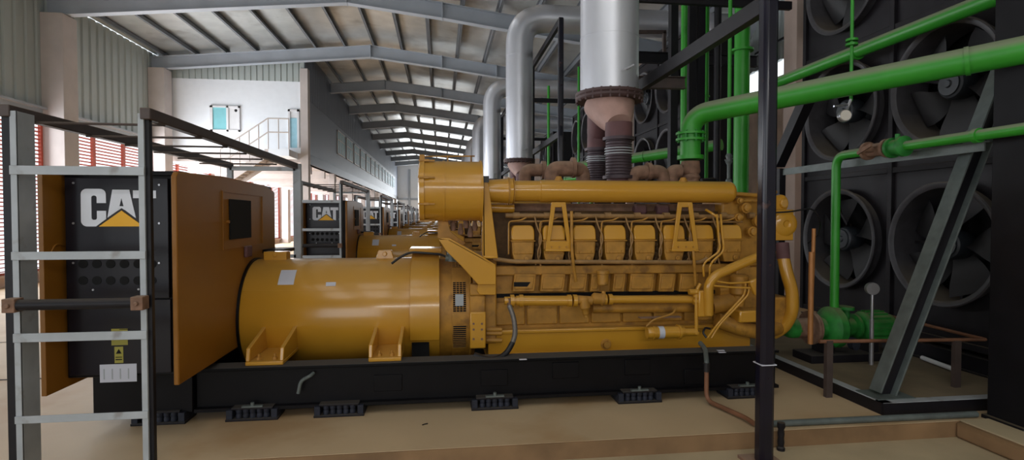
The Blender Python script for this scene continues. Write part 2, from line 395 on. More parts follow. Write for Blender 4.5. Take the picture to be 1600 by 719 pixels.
# vents on the bell: louvre bars following the curve
def bellpt(x,ang,r_): return V(x,YC-math.cos(ang)*r_,ZA+math.sin(ang)*r_)
for (p0,p1) in ((443,487),(508,545),(408,421)):
    def zang(py):
        z=at(717,py,Y=4.87).z-ZA; return math.asin(max(-.98,min(.98,z/RA)))
    b=MB(); aa,bb=zang(p1),zang(p0); k=8; vs=[];fs=[]
    xa0,xa1=xa(706,4.85)+.01,xa(728,4.85)
    for i in range(k+1):
        a=aa+(bb-aa)*i/k
        for x in (xa0,xa1):
            for r_ in (RA-.002,RA+.004): vs.append(bellpt(x,a,r_))
    for i in range(k):
        q=i*4; fs+=[(q+1,q+5,q+7,q+3),(q,q+2,q+6,q+4),(q,q+4,q+5,q+1),(q+2,q+3,q+7,q+6)]
    fs+=[(0,1,3,2),(k*4,k*4+2,k*4+3,k*4+1)]
    b.add(vs,fs); g=b.build('vent_grille','hole',alt)
    b=MB(); nb=max(3,int((bb-aa)/.035))
    for i in range(nb+1):
        a=aa+(bb-aa)*i/nb; b.bar(bellpt(xa0,a,RA+.006),bellpt(xa1,a,RA+.006),.005,.004)
    for j in range(3 if p0!=508 else 0):
        x=xa0+(xa1-xa0)*(.25+.25*j)
        for i in range(nb): b.bar(bellpt(x,aa+(bb-aa)*i/nb,RA+.006),bellpt(x,aa+(bb-aa)*(i+1)/nb,RA+.006),.005,.004)
    b.build('grille_bar','yellow2',g)
MB().box((xa(711,4.85),4.842,at(717,478,Y=4.85).z),(xa(724,4.85),4.86,at(717,460,Y=4.85).z)).build('nameplate','galv',alt)
# paper labels on the body
def curvelabel(px0,px1,py0,py1,name,m):
    Yg=5.0; vs=[];fs=[];k=5
    def ang(py):
        # intersection of the view ray with the cylinder
        d=ray((px0+px1)/2,py); A=d.y**2+d.z**2; B=2*(d.y*(-YC)+d.z*(H-ZA)); Cc=YC**2+(H-ZA)**2-(RA+.003)**2
        disc=max(0,B*B-4*A*Cc); t=(-B-math.sqrt(disc))/2/A; return math.atan2(H+d.z*t-ZA,YC-d.y*t), t
    a_0,t0=ang(py1); a_1,t1=ang(py0); x0_=ray(px0,py1).x*t0; x1_=ray(px1,py0).x*t0
    for i in range(k+1):
        a=a_0+(a_1-a_0)*i/k
        for x in (x0_,x1_):
            for r_ in (RA,RA+.003): vs.append(bellpt(x,a,r_))
    for i in range(k):
        q=i*4; fs+=[(q+1,q+5,q+7,q+3),(q,q+2,q+6,q+4),(q,q+4,q+5,q+1),(q+2,q+3,q+7,q+6)]
    fs+=[(0,1,3,2),(k*4,k*4+2,k*4+3,k*4+1)]
    MB().add(vs,fs).build(name,m,alt)
curvelabel(434,458,422,445,'paper_label','label'); curvelabel(509,524,441,447,'paper_label','label')
# lifting lugs on top
for px in (430,601):
    x=xa(px,5.3); z=ZA+RA
    b=MB(); b.box((x-.10,5.28,z-.03),(x+.10,5.42,z+.07)) if px==430 else b.prism([(x-.09,5.3,z-.03),(x+.09,5.3,z-.03),(x+.06,5.3,z+.075),(x-.06,5.3,z+.075)],(0,.05,0))
    b.cyl((x,5.28,z+.04),(x,5.27,z+.04),.02,n=16)
    b.build('lifting_lug','yellow',alt,bevel=.005)
# feet of the alternator: gusseted brackets
for px0,px1,pyb in ((380,440,577),(574,626,569)):
    Yb=4.44; x0_=xa(px0,Yb); x1_=xa(px1,Yb); z0_=.40
    zt_=at((px0+px1)/2,518,Y=4.85).z
    b=MB(); b.box((x0_,Yb,z0_),(x1_,4.98,z0_+.03))
    for x in (x0_,x1_-.03):
        b.prism([(x,Yb+.01,z0_+.03),(x,4.99,z0_+.03),(x,4.99,zt_-.02),(x,4.86,zt_+.04),(x,4.80,zt_+.02),(x,Yb+.03,z0_+.13)],(.03,0,0))
    f=b.build('alternator_foot','yellow',G,bevel=.006)
    t=MB(); 
    for x in (x0_+.08,x1_-.08): t.cyl((x,Yb+.07,z0_+.03),(x,Yb+.07,z0_+.05),.02,n=6); t.cyl((x,Yb+.07,z0_+.05),(x,Yb+.07,z0_+.075),.009,n=10)
    t.pieces('anchor_bolt','yellow2',f,k=2)
# black cable along the alternator top
P=[at(612,412,Y=5.0),at(625,402,Y=5.0),at(641,394,Y=5.0),at(672,396,Y=5.0),at(690,398,Y=4.95),at(702,404,Y=4.9)]
MB().tube(fil(P,.06),.011,n=10).build('cable','hose',G)
P=[V(xf,5.0,1.2),at(392,388,Y=5.5),at(372,392,Y=5.3),at(358,425,Y=4.9),at(354,470,Y=4.84)]
MB().tube(fil([at(425,398,Y=5.9),at(395,403,Y=5.6),at(372,410,Y=5.3)],.2),.014,n=10).build('cable','hose',G)
b=MB(); q=at(705,403,Y=4.88); b.cyl(q-V(.05,0,0),q+V(.07,0,-.01),.03); b.cyl(q+V(.0,0,-.03),q+V(0,0,.03),.036); b.build('cable_connector','greysteel',G)
# ---- engine
YE=4.88
def pol(pts,Y): return [tuple(at(a,b_,Y=Y)) for a,b_ in pts]
x0_,x1_=xa(762,4.95),xa(1172,4.95)
zz=lambda py,Y=4.95: at(960,py,Y=Y).z
b=MB(); b.box((x0_,5.0,.42),(x1_,5.75,zz(420)))
eng=b.build('engine_block','yellow2',G,bevel=.012)
MB().box((x0_+.02,5.06,zz(420)),(x1_-.02,5.64,zz(330,5.1))).build('cylinder_valley','shade_brown',eng,bevel=.01)
MB().box((x0_,4.985,zz(463)),(x1_-.05,5.01,zz(457))).build('dark_strip','hole',eng)  # dark strip along the slot line under the covers
# lower block panels and oil pan
b=MB(); b.box((x0_-.02,4.86,.20),(x1_+.02,5.8,zz(548))); b.box((x0_,4.92,zz(550)),(x1_,5.8,zz(512))); b.box((x0_,4.90,zz(516)),(x1_,5.8,zz(510))); b.build('oil_pan','yellow',eng,bevel=.01)
for i in range(8):
    xx=x0_+.06+i*(x1_-x0_-.1)/8; w=(x1_-x0_-.1)/8-.018
    b=MB(); b.box((xx,4.965,zz(505)),(xx+w,5.01,zz(470))); b.build('block_cover','yellow2',eng,bevel=.012)
b=MB()
for i in range(15):
    x=x0_+.08+i*(x1_-x0_-.12)/15; b.cyl((x,4.93,zz(513)),(x,4.915,zz(513)),.008,n=8)
b.pieces('pan_bolt','yellow2',eng)
b=MB(); b.lathe((xa(947,4.93),4.93,zz(537,4.93)),(0,-1,0),[(0,.05),(.015,.05),(.015,.03),(.05,.03),(.05,.018)],n=20); b.bolts([(xa(947,4.93)+.04*math.cos(a),4.916,zz(537,4.93)+.04*math.sin(a)) for a in [R(60*i) for i in range(6)]],(0,-1,0),.006,.01); b.build('drain_plug','yellow2',eng)
# band under the heads + trapezoid inspection covers (y 415..458)
cov=[(800,838),(843,884),(888,918),(921,940),(956,978),(982,1023),(1028,1056),(1060,1092)]
for (p0,p1) in cov:
    Yc_=4.90; b=MB(); q=pol([(p0+4,428),(p1,428),(p1-3,456),(p0+1,456)],Yc_)
    b.prism(q,(0,.10,0)); q=pol([(p0+7,432),(p1-3,432),(p1-6,452),(p0+4,452)],Yc_-.012); b.prism(q,(0,.02,0))
    c_=b.build('inspection_cover','yellow2',eng,bevel=.006)
    t=MB()
    for (a_,b_) in ((p0+6,430),(p1-3,430),(p0+4,454),(p1-5,454)):
        q=at(a_,b_,Y=Yc_); t.cyl(q,q-V(0,.01,0),.006,n=6)
    t.pieces('cover_bolt','yellow2',c_)
b=MB(); q=pol([(803,441),(829,441),(824,448),(803,448)],4.885); b.prism(q,(0,.004,0)); b.build('cover_slot','hole',eng)
b=MB(); b.box((x0_,4.93,zz(428)),(x1_,5.05,zz(414))); b.build('deck_ledge','yellow2',eng,bevel=.01)
# eight cylinder heads
for i in range(8):
    xc=.733+.284*i; w=.106
    zt_,zm,zl,zf=at(960,352,Y=4.86).z,at(960,375,Y=4.86).z,at(960,396,Y=4.86).z,at(960,411,Y=4.86).z
    b=MB(); b.prism([(xc-w+.006,4.87,zm-.004),(xc-w+.012,4.87,zl),(xc-w+.034,4.87,zf),(xc+w-.034,4.87,zf),(xc+w-.012,4.87,zl),(xc+w-.006,4.87,zm-.004)],(0,.21,0)); b.box((xc-w-.004,4.85,zm-.012),(xc+w+.004,5.09,zm)); b.box((xc-w+.02,4.86,zl+.0),(xc+w-.02,4.875,zm-.012))
    hd=b.build('cylinder_head','yellow2',eng,bevel=.008)
    b=MB(); n_=8; prof=[(-w+.004,zm)]
    hh=zt_-zm
    prof+=[(-w+.002,zm+hh*.35)]+[(-w+.04-.038*math.cos(R(90*k/6)),zm+hh*.55+hh*.45*math.sin(R(90*k/6))) for k in range(7)]
    prof+=[(-a_,c_) for a_,c_ in reversed(prof)]
    # sloping front face: narrower at top
    front=[(xc+px_,4.862+.03*max(0,(pz_-zm)/hh),pz_) for px_,pz_ in prof]; back=[(x_,5.08,z_) for x_,_,z_ in front]
    k=len(front); b.add(front+back,[tuple(range(k)),tuple(range(2*k-1,k-1,-1))]+[(j,j+k,(j+1)%k+k,(j+1)%k) for j in range(k)])
    b.build('rocker_cover','yellow',hd,bevel=.01)
    b=MB(); b.lathe((xc+.03,4.862,zf+.04),(0,-1,0),[(0,.022),(.01,.022),(.012,.012),(.022,.012)],n=12); b.lathe((xc-.045,4.862,zl+.015),(0,-1,0),[(0,.012),(.012,.012)],n=8); b.lathe((xc+.06,4.862,zl+.02),(0,-1,0),[(0,.010),(.012,.010)],n=8); b.pieces('head_plug','yellow2',hd)
    # twisted fuel lines between the heads
    xg=xc+.142
    if i<7:
        b=MB(); b.tube(fil([(xg-.03,4.92,at(960,337,Y=4.92).z),(xg-.02,4.88,at(960,352,Y=4.86).z),(xg+.03,4.86,zm+.02),(xg-.02,4.85,zl),(xg+.02,4.87,zf-.02)],.05),.008,n=8)
        b.tube(fil([(xg+.04,4.92,at(960,345,Y=4.92).z),(xg+.0,4.87,zm),(xg+.02,4.86,zl),(xg-.03,4.87,zf-.01)],.05),.007,n=8)
        b.build('fuel_line','tan',eng)
        c_=MB(); random.seed(i)
        for q_ in range(5):
            zq=zf+.03+.045*q_; c_.lathe((xg+random.uniform(-.015,.015),4.94,zq),(0,-1,0),[(0,.016),(.02,.018),(.022,.01),(.04,.01)],n=8)
        c_.box((xg-.02,4.96,zf),(xg+.02,5.03,zt_+.05)); c_.build('line_clip','shade_brown',eng)
    b=MB(); b.tube(fil([(xc-.13,4.88,zl),(xc-.13,4.87,at(960,346,Y=4.87).z),(xc-.02,4.87,at(960,344,Y=4.87).z),(xc+.03,4.87,at(960,340,Y=4.87).z)],.03),.007,n=8); b.build('injector_line','yellow2',eng)
# long rails over and under the heads
b=MB(); b.cyl(at(790,337,Y=4.94),at(1160,339,Y=4.94),.022); b.cyl(at(800,346,Y=4.92),at(1160,347,Y=4.92),.009,n=10)
for i in range(9):
    x=.68+i*.284; z=at(960,337,Y=4.94).z; b.cyl((x-.03,4.94,z),(x+.03,4.94,z),.03,n=14)
b.build('fuel_rail','tan',eng)
b=MB(); b.tube(fil([at(770,404,Y=4.84),at(800,409,Y=4.84),at(1095,410,Y=4.84),at(1105,404,Y=4.84)],.08),.019,n=12); b.build('wiring_conduit','tan',eng)
# dark valley behind the rail
b=MB(); b.box((x0_+.1,5.12,at(960,338,Y=5.1).z),(x1_-.15,5.6,at(960,318,Y=5.1).z)); b.build('valley_cover','rust',eng,bevel=.01)
# exhaust manifold lumps in the valley
b=MB()
for px in (1000,1035): b.lathe(at(px-10,328,Y=5.06),(1,0,0),[(0,.04),(.02,.06),(.1,.06),(.12,.04)],n=16)
b.pieces('turbo_housing','maroon',eng)
# ---- air cleaner drum and intake pipe
yd=4.96; xd0,xd1=xa(655,yd),xa(752,yd); zd=at(704,299,Y=yd).z; rd=.272
b=MB(); b.lathe((xd0,yd,zd),(1,0,0),[(0,.02),(0,rd-.02),(.012,rd),(.05,rd+.006),(.052,rd-.006),(xd1-xd0-.02,rd-.006),(xd1-xd0-.02,rd+.006),(xd1-xd0,rd+.004),(xd1-xd0,rd-.04)],n=64)
drum=b.build('air_cleaner','yellow',G)
b=MB(); b.ring((xa(692,yd),yd,zd),(1,0,0),rd-.01,rd+.001,.016,n=64); b.build('strap','yellow',drum)
b=MB()
for a in (205,158,110,250,25):
    a=R(a); c0=V(xd0+.03,yd+math.cos(a)*(rd+.008),zd+math.sin(a)*(rd+.008)); b.bar(c0-V(.03,0,0),c0+V(.11,0,0),.02,.012); b.bar(c0+V(.02,0,0),c0+V(.06,0,0),.035,.02)
b.pieces('latch','yellow2',drum,k=2)
b=MB(); zt_=zd+rd
for px in (658,700,736): b.cyl((xa(px,yd),yd,zt_-.01),(xa(px,yd),yd,zt_+.045),.006,n=8)
b.tube([(xa(657,yd),yd,zt_+.035),(xa(742,yd),yd,zt_+.045)],.006,n=8); b.box((xa(656,yd),yd-.02,zt_-.01),(xa(664,yd),yd+.02,zt_+.05)); b.build('top_rail','yellow2',drum)
# cradle under drum
b=MB(); b.prism(pol([(684,345),(700,345),(704,362),(716,372),(728,380),(722,385),(684,372)],yd),(0,.12,0)); b.build('drum_bracket','yellow2',G,bevel=.005)
b=MB()
for px,py in ((708,352),(720,358),(735,362),(742,352),(728,348)):
    q=at(px,py,Y=yd+.05); b.lathe(q-V(0,0,.05),(0,0,1),[(0,.02),(.03,.028),(.06,.02),(.1,.014)],n=12)
b.pieces('fuel_fitting','rust',G)
# main intake pipe
yp=4.93; zp=at(960,299.5,Y=yp).z; xp0,xp1=xa(767,yp),xa(1148,yp)
b=MB(); L_=xp1-xp0; rp=.102
xs1=xa(795,yp)-xp0; xs2=xa(802,yp)-xp0; xs3=xa(845,yp)-xp0
b.lathe((xd1-.01,yp,zp),(1,0,0),[(0,.09),(xp0-xd1,.10),(xp0-xd1+xs1,.112),(xp0-xd1+xs1+.01,.118),(xp0-xd1+xs2,.115),(xp0-xd1+xs2+.01,.095),(xp0-xd1+xs3-.004,.095),(xp0-xd1+xs3,rp),(xp0-xd1+L_-.06,rp)]+[(xp0-xd1+L_-.06+.07*math.sin(R(15*k)),.1*math.cos(R(15*k))+.002) for k in range(1,7)],n=48)
pipe=b.build('intake_pipe','yellow',G)
b=MB(); b.ring((xa(793,yp),yp,zp),(1,0,0),.10,.124,.012); b.ring((xa(801,yp),yp,zp),(1,0,0),.10,.121,.008); b.pieces('pipe_clamp','yellow2',pipe)
b=MB()
for px in (872,1067,872): b.cone=None
for px in (873,1067): b.lathe((xa(px,yp),yp,zp+.09),(0,0,1),[(0,.05),(.03,.03),(.045,.025)],n=12)
b.pieces('pipe_boss','yellow2',pipe)
MB().cyl(at(766,325,Y=5.05),at(803,326,Y=5.05),.042).build('lower_duct','yellow',G)
# A-shaped brackets holding the pipe
for (tx,w) in ((872,0),(1070,0)):
    Yb=4.82
    b=MB(); L1=[(tx-10,316),(tx+12,316),(tx+20,378),(tx+22,391),(tx-20,391),(tx-18,378)]
    O=[(tx-6,323),(tx+8,323)]
    b.prism(pol([(tx-10,316),(tx-4,316),(tx-4,323),(tx-12,378),(tx-18,378)],Yb),(0,.02,0))
    b.prism(pol([(tx+5,316),(tx+12,316),(tx+20,378),(tx+14,378),(tx+6,323)],Yb),(0,.02,0))
    b.prism(pol([(tx-5,316),(tx+6,316),(tx+6,324),(tx-5,324)],Yb),(0,.02,0))
    b.prism(pol([(tx-18,377),(tx+20,377),(tx+22,392),(tx-20,392)],Yb),(0,.02,0)); q=pol([(tx-20,390),(tx+22,390),(tx+22,393),(tx-20,393)],Yb-.02); b.prism(q,(0,.08,0))
    br=b.build('pipe_bracket','yellow',G,bevel=.004)
    t=MB()
    for dx in (-10,2,13): q=at(tx+dx,386,Y=Yb); t.cyl(q,q-V(0,.012,0),.008,n=6)
    t.pieces('bracket_bolt','yellow2',br)
# tall tapered bracket beside drum, and the big diagonal arm
b=MB(); b.prism(pol([(754,284),(763,284),(778,402),(755,402)],4.80),(0,.03,0)); b.prism(pol([(754,284),(757,284),(758,402),(754,402)],4.80),(0,.16,0)); b.prism(pol([(755,400),(778,400),(778,404),(755,404)],4.78),(0,.2,0)); tb=b.build('drum_support','yellow',G,bevel=.004)
b=MB(); b.prism(pol([(754,275),(764,275),(764,285),(754,285)],4.79),(0,.05,0)); b.build('rubber_cap','hose',tb)
b=MB(); b.prism(pol([(686,375),(702,374),(752,402),(775,416),(775,445),(747,445),(720,415),(697,392)],4.76),(0,.03,0)); b.prism(pol([(686,372),(702,372),(752,400),(775,414),(773,417),(750,404),(700,376)],4.76),(0,.22,0)); b.prism(pol([(747,444),(775,444),(775,461),(750,461),(745,455)],4.80),(0,.2,0)); b.build('support_arm','yellow',G,bevel=.005)
b=MB(); b.prism(pol([(640,388),(690,388),(690,395),(640,395)],5.15),(0,.3,0)); b.build('support_shelf','yellow',G,bevel=.004)
# flywheel housing side plate with bolts
b=MB(); b.box((xa(734,4.8),4.82,at(745,463,Y=4.8).z-.0),(xa(757,4.8),5.2,at(745,445,Y=4.8).z)); b.box((xa(734,4.8),4.83,at(745,490,Y=4.8).z),(xa(759,4.8),5.3,at(745,463,Y=4.8).z)); b.box((xa(738,4.95),4.9,.41),(xa(775,4.95),5.8,zz(400)))
b.build('flywheel_housing','yellow2',G,bevel=.012)
b=MB(); b.box((xa(734,4.78),4.78,at(745,545,Y=4.78).z),(xa(759,4.78),4.83,at(745,488,Y=4.78).z)); hp=b.build('housing_plate','yellow',G,bevel=.01)
t=MB()
for px,py in ((740,506),(753,506),(740,515),(753,515),(740,530),(753,530)): q=at(px,py,Y=4.78); t.cyl(q,q-V(0,.004,0),.010,n=12)
t.pieces('plate_hole','rust',hp)
b=MB()
for py in (515,521,532): b.cyl(at(760,py,Y=4.9),at(784,py,Y=4.9),.02,n=12)
b.pieces('dowel','yellow2',G)
# hoses at the flywheel
P=fil([at(796,478,Y=4.76),at(803,497,Y=4.70),at(806,527,Y=4.58),at(790,555,Y=4.50),at(768,564,Y=4.45),at(742,555,Y=4.55)],.12)
k=int(len(P)*.45)
MB().tube(P[:k+1],.022,n=14).build('braided_hose','hose2',G); MB().tube(P[k:],.023,n=14).build('rubber_hose','hose',G)
b=MB(); q=at(797,473,Y=4.78); b.cyl(q+V(0,0,.04),q-V(0,0,.05),.022,n=8); b.cyl(q-V(.03,0,0),q+V(.03,.02,0),.016,n=8); b.build('hose_fitting','rust',G)
# water pipes low on the block
Yw=4.80; b=MB()
b.cyl(at(806,470,Y=Yw),at(892,470,Y=Yw),.045); b.cyl(at(788,470,Y=Yw),at(806,470,Y=Yw),.036)
for px in (800,814,889,898): b.cyl(at(px-3,470,Y=Yw),at(px+3,470,Y=Yw),.055)
b.build('coolant_pipe','yellow',G)
b=MB(); b.cyl(at(950,468,Y=Yw),at(1086,468,Y=Yw),.036)
for px in (944,953,1086): b.cyl(at(px-3,468,Y=Yw),at(px+3,468,Y=Yw),.05,n=12)
b.build('coolant_pipe','yellow',G)
b=MB(); b.cyl(at(925,482,Y=4.9),at(1090,481,Y=4.9),.042); b.build('oil_pipe','yellow2',G)
b=MB(); q=at(912,474,Y=Yw); b.lathe(q+V(0,0,.06),(.12,0,-1),[(0,.03),(.02,.05),(.1,.05),(.12,.035),(.16,.03),(.165,.02),(.19,.02)],n=18); b.lathe(at(924,466,Y=Yw),(1,0,-.1),[(0,.03),(.02,.052),(.09,.05),(.1,.06),(.115,.06),(.115,.03)],n=18); b.cyl(at(896,468,Y=Yw),at(925,470,Y=Yw),.04)
q=at(943,465,Y=Yw); b.cyl(q-V(0,0,.06),q+V(0,0,.06),.02,n=8); b.build('coolant_valve','yellow2',G,bevel=.003)
b=MB(); q=at(942,425,Y=4.8); b.lathe(q-V(0,0,.12),(0,0,1),[(0,.04),(.01,.05),(.10,.05),(.105,.058),(.13,.058),(.135,.05),(.14,.02)],n=20); b.build('oil_filler','yellow2',G)
# vertical stays from conduit to covers
for px,py0,py1,ex,ey in ((893,330,430,900,440),(1083,392,430,1087,446)):
    MB().tube(fil([at(px,py0,Y=4.80),at(px+1,400,Y=4.79),at(ex,ey,Y=4.84)],.1),.014,n=10).build('breather_line','yellow2',G)
# filter cylinder lower right
b=MB(); q0=at(1014,520,Y=4.75); q1=at(1062,519,Y=4.75)
b.lathe(q0-V(.02,0,0),(1,0,0),[(0,.03),(.0,.05),(.02,.056),(.05,.056),(.05,.062),(.07,.062),(.07,.055),((q1-q0).x,.055),((q1-q0).x+.0,.068),((q1-q0).x+.02,.068),((q1-q0).x+.02,.05),((q1-q0).x+.06,.045)],n=28)
b.cyl(at(1066,519,Y=4.75),at(1088,519,Y=4.75),.036); b.build('starter_motor','yellow',G)
MB().ring((xa(1033,4.75)-.025,4.75,q0.z),(1,0,0),.05,.0565,.05).build('starter_label','label',G)
MB().tube(fil([at(1010,510,Y=4.72),at(1020,500,Y=4.72),at(1040,494,Y=4.72),at(1052,490,Y=4.74),at(1057,480,Y=4.8)],.05),.009,n=8).build('starter_cable','yellow2',G)
MB().box(at(1001,497,Y=4.78),at(1060,494.5,Y=4.85)).build('heat_shield','rust',G)
# vertical pipe, block and elbow
b=MB(); b.tube(fil([at(1088,522,Y=4.74),at(1088,455,Y=4.74),at(1094,444,Y=4.76)],.05),.017,n=12)
for py in (455,462,470,520): q=at(1088,py,Y=4.74); b.cyl(q-V(0,0,.012),q+V(0,0,.012),.03,n=12)
q=at(1083,456,Y=4.74); b.cyl(q-V(.04,0,0),q+V(.04,0,0),.026,n=10); b.build('oil_riser','yellow',G)
b=MB(); b.box(at(1092,496,Y=4.70),at(1106,452,Y=4.80)); b.build('oil_manifold','yellow',G,bevel=.012)
MB().tube(fil([at(1207,392,Y=4.72),at(1178,404,Y=4.70),at(1118,430,Y=4.68),at(1107,444,Y=4.68),at(1107,492,Y=4.70)],.12,10),.043,n=20).build('crossover_pipe','yellow',G)
b=MB()
for px,k in ((1120,0),(1126,1)):
    b.tube(fil([at(px,335,Y=4.80),at(px+3,372,Y=4.76),at(px+6,392,Y=4.74),at(px-22+k*5,412,Y=4.74),at(px-20+k*3,432,Y=4.76)],.06),.010,n=10)
b.tube(fil([at(1103,328,Y=4.9),at(1112,333,Y=4.82),at(1122,340,Y=4.8)],.05),.012,n=8); b.build('fuel_line','yellow',G)
b=MB()
for k in (0,1):
    b.tube(fil([at(1165+k*6,440,Y=4.72),at(1164+k*6,460,Y=4.72),at(1120+k*4,508,Y=4.68),at(1106+k*6,528,Y=4.70)],.05),.010,n=10)
for k in (0,1): b.tube(fil([at(1110,438+k*8,Y=4.66),at(1140,443+k*6,Y=4.66),at(1172,441+k*9,Y=4.66)],.05),.009,n=10)
b.build('oil_line','yellow',G)
MB().tube(fil([at(1104,528,Y=4.7),at(1098,520,Y=4.72),at(1102,512,Y=4.75),at(1110,514,Y=4.75)],.02),.010,n=8).build('coiled_hose','hose',G)
# front gear housing and accessories (right end)
xf0=xa(1158,4.85); xf1=xa(1212,4.85)
b=MB(); b.box((xf0,4.92,.42),(xf1,5.85,zz(420))); b.box((xf0+.04,5.0,zz(420)),(xf1,5.7,zz(300))); b.build('front_housing','yellow2',G,bevel=.015)
MB().box((xf0-.12,4.98,zz(345)),(xf0+.12,5.4,zz(307))).build('thermostat_housing','yellow2',G,bevel=.02)
b=MB()
for px,py,r_ in ((1162,325,.05),(1185,345,.07),(1172,362,.05),(1192,322,.035),(1152,314,.03),(1150,340,.04)):
    q=at(px,py,Y=4.95); b.lathe(q,(0,-1,0),[(0,r_),(.05,r_),(.05,r_*.7),(.08,r_*.7),(.085,r_*.4)],n=18)
b.pieces('thermostat_cap','yellow2',G)
b=MB(); b.tube(fil([at(1120,306,Y=5.0),at(1150,303,Y=4.95),at(1190,306,Y=4.95),at(1212,300,Y=5.0)],.05),.02,n=12); b.tube(fil([at(1150,314,Y=4.93),at(1190,314,Y=4.93)],.02),.014,n=10); b.build('vent_line','yellow2',G)
b=MB(); b.box(at(1156,505,Y=4.72),at(1190,480,Y=4.9)); b.prism(pol([(1171,440),(1190,432),(1190,462),(1180,462)],4.66),(0,.05,0)); b.build('oil_cooler_cap','yellow',G,bevel=.015)
b=MB(); q=at(1135,472,Y=4.86)
b.cyl(at(1110,478,Y=4.9),at(1150,470,Y=4.9),.085); b.lathe(at(1155,445,Y=4.85)+V(0,0,.1),(0,0,-1),[(0,.06),(.02,.085),(.18,.085),(.2,.06),(.3,.05)],n=24); b.cyl(at(1120,455,Y=4.95),at(1155,455,Y=4.95),.07); b.build('water_pump','yellow2',G)
b=MB(); b.tube(fil([at(1120,500,Y=4.85),at(1150,512,Y=4.82),at(1190,520,Y=4.85),at(1215,512,Y=5.0)],.1),.07,n=20); b.build('oil_pump_pipe','yellow2',G)
# front end beyond the post: damper cover, pump head, thick pipe
b=MB(); q=at(1226,350,Y=5.0)
b.lathe(q+V(0,.10,0),(0,-1,0),[(0,.125),(.07,.135),(.12,.12),(.14,.09),(.14,.035),(.13,.03)],n=32)
b.box((xf1-.02,4.98,q.z-.16),(q.x+.08,5.3,q.z+.14)); b.build('raw_water_pump','yellow',G,bevel=.006)
b=MB(); q=at(1222,318,Y=5.0); b.lathe(q+V(0,.08,0),(.2,-1,0),[(0,.08),(.04,.09),(.06,.085),(.06,.05),(.1,.045)],n=24); b.box((xf1-.02,5.0,q.z-.06),(q.x+.03,5.2,q.z+.08)); b.build('pump_head','yellow',G,bevel=.006)
MB().tube(fil([at(1222,380,Y=5.0),at(1224,405,Y=4.97)],.1),.062,n=20).build('rubber_sleeve','maroon',G)
MB().tube(fil([at(1224,403,Y=4.97),at(1230,430,Y=4.94),at(1238,455,Y=4.92),at(1238,490,Y=4.92),at(1225,512,Y=4.98),at(1208,522,Y=5.05)],.15),.058,n=20).build('suction_pipe','yellow',G)
b=MB(); b.box((xf1-.01,4.95,zz(520)),(xf1+.24,5.6,zz(470))); b.box((xf1-.01,5.0,zz(465)),(xf1+.1,5.5,zz(425))); b.build('crank_housing','yellow2',G,bevel=.02)
b=MB(); b.lathe((xf1,5.35,.95),(1,0,0),[(0,.2),(.02,.26),(.08,.26),(.1,.2),(.1,.08),(.13,.08)],n=40); b.build('crank_pulley','rust',G)
b=MB(); b.tube(fil([at(1200,333,Y=4.9),at(1235,331,Y=4.86),at(1268,325,Y=4.86),at(1280,338,Y=4.86),at(1282,352,Y=4.9),at(1278,368,Y=5.2),at(1262,380,Y=5.3)],.06),.008,n=8); b.build('sensor_cable','hose',G)
# rusty manifold elbows over the engine
b=MB()
def elbow(px0,py0,px1,py1,Y,r_,flip=1):
    p0=at(px0,py0,Y=Y); p1=at(px1,py1,Y=Y)
    b.tube(fil([p0,V(p0.x,p0.y,p1.z),p1],.14,8),r_,n=20)
elbow(820,290,850,266,5.35,.062); b.cyl(at(846,266,Y=5.35),at(852,266,Y=5.35),.09)
b.build('exhaust_elbow','rust',G)
b=MB(); elbow(862,290,898,264,5.25,.075); b.cyl(at(893,262,Y=5.25),at(898,262,Y=5.25),.1); b.tube(fil([at(896,264,Y=5.25),at(910,266,Y=5.3),at(912,292,Y=5.3)],.12,8),.07,n=20); b.build('exhaust_elbow','rust',G)
b=MB(); b.tube(fil([at(984,292,Y=5.3),at(990,270,Y=5.3),at(1035,268,Y=5.3),at(1040,292,Y=5.3)],.14,8),.07,n=20); b.cyl(at(1010,268,Y=5.3),at(1016,268,Y=5.3),.09); b.build('exhaust_elbow','rust',G)
b=MB(); b.tube(fil([at(1048,290,Y=5.3),at(1050,268,Y=5.3),at(1063,268,Y=5.3)],.1,8),.07,n=20); b.tube(fil([at(1064,262,Y=5.3),at(1082,268,Y=5.3),at(1082,292,Y=5.3)],.1,8),.06,n=20); b.build('coolant_elbow','rust',G)
# conduit drops along the skid
b=MB(); b.tube(fil([at(466,615,Y=4.38),at(470,595,Y=4.38),at(484,588,Y=4.38),at(490,583,Y=4.42)],.06),.014,n=10); b.build('skid_hose','greysteel',G)
b=MB()
for px,py in ((817,562),(1126,548),(1128,551)):
    q=at(px,py,Z=.40); b.box((q.x-.03,q.y-.015,.40),(q.x+.03,q.y+.012,.404))
b.build('paint_chip','label',skid)
# copies down the hall
looks=['second generator set in the row, its black terminal cabinet seen past the front air cleaner',
 'third generator set, behind the second one, only cabinet and alternator top visible',
 'fourth generator set, small cabinet half hidden behind the third cabinet',
 'fifth generator set, cabinet just wider than a hand rail post',
 'sixth generator set, third from the far end of the row',
 'seventh generator set, last but one toward the far wall',
 'eighth generator set, farthest of the row before the far wall']
for n in range(1,NG):
    keep=None if n<2 else {'skid','cabinet_plinth','terminal_cabinet','alternator','alternator_foot','mounting_foot','engine_block','air_cleaner','intake_pipe'}
    if n==1: keep={c.name.split('.')[0] for c in G.children}-{'mounting_plate','plate_hole','sensor_cable','coiled_hose','paint_chip','starter_label','drain_plug'}
    c=copy_tree(G,(0,DY*n,0),None,keep); c['label']=looks[n-1]
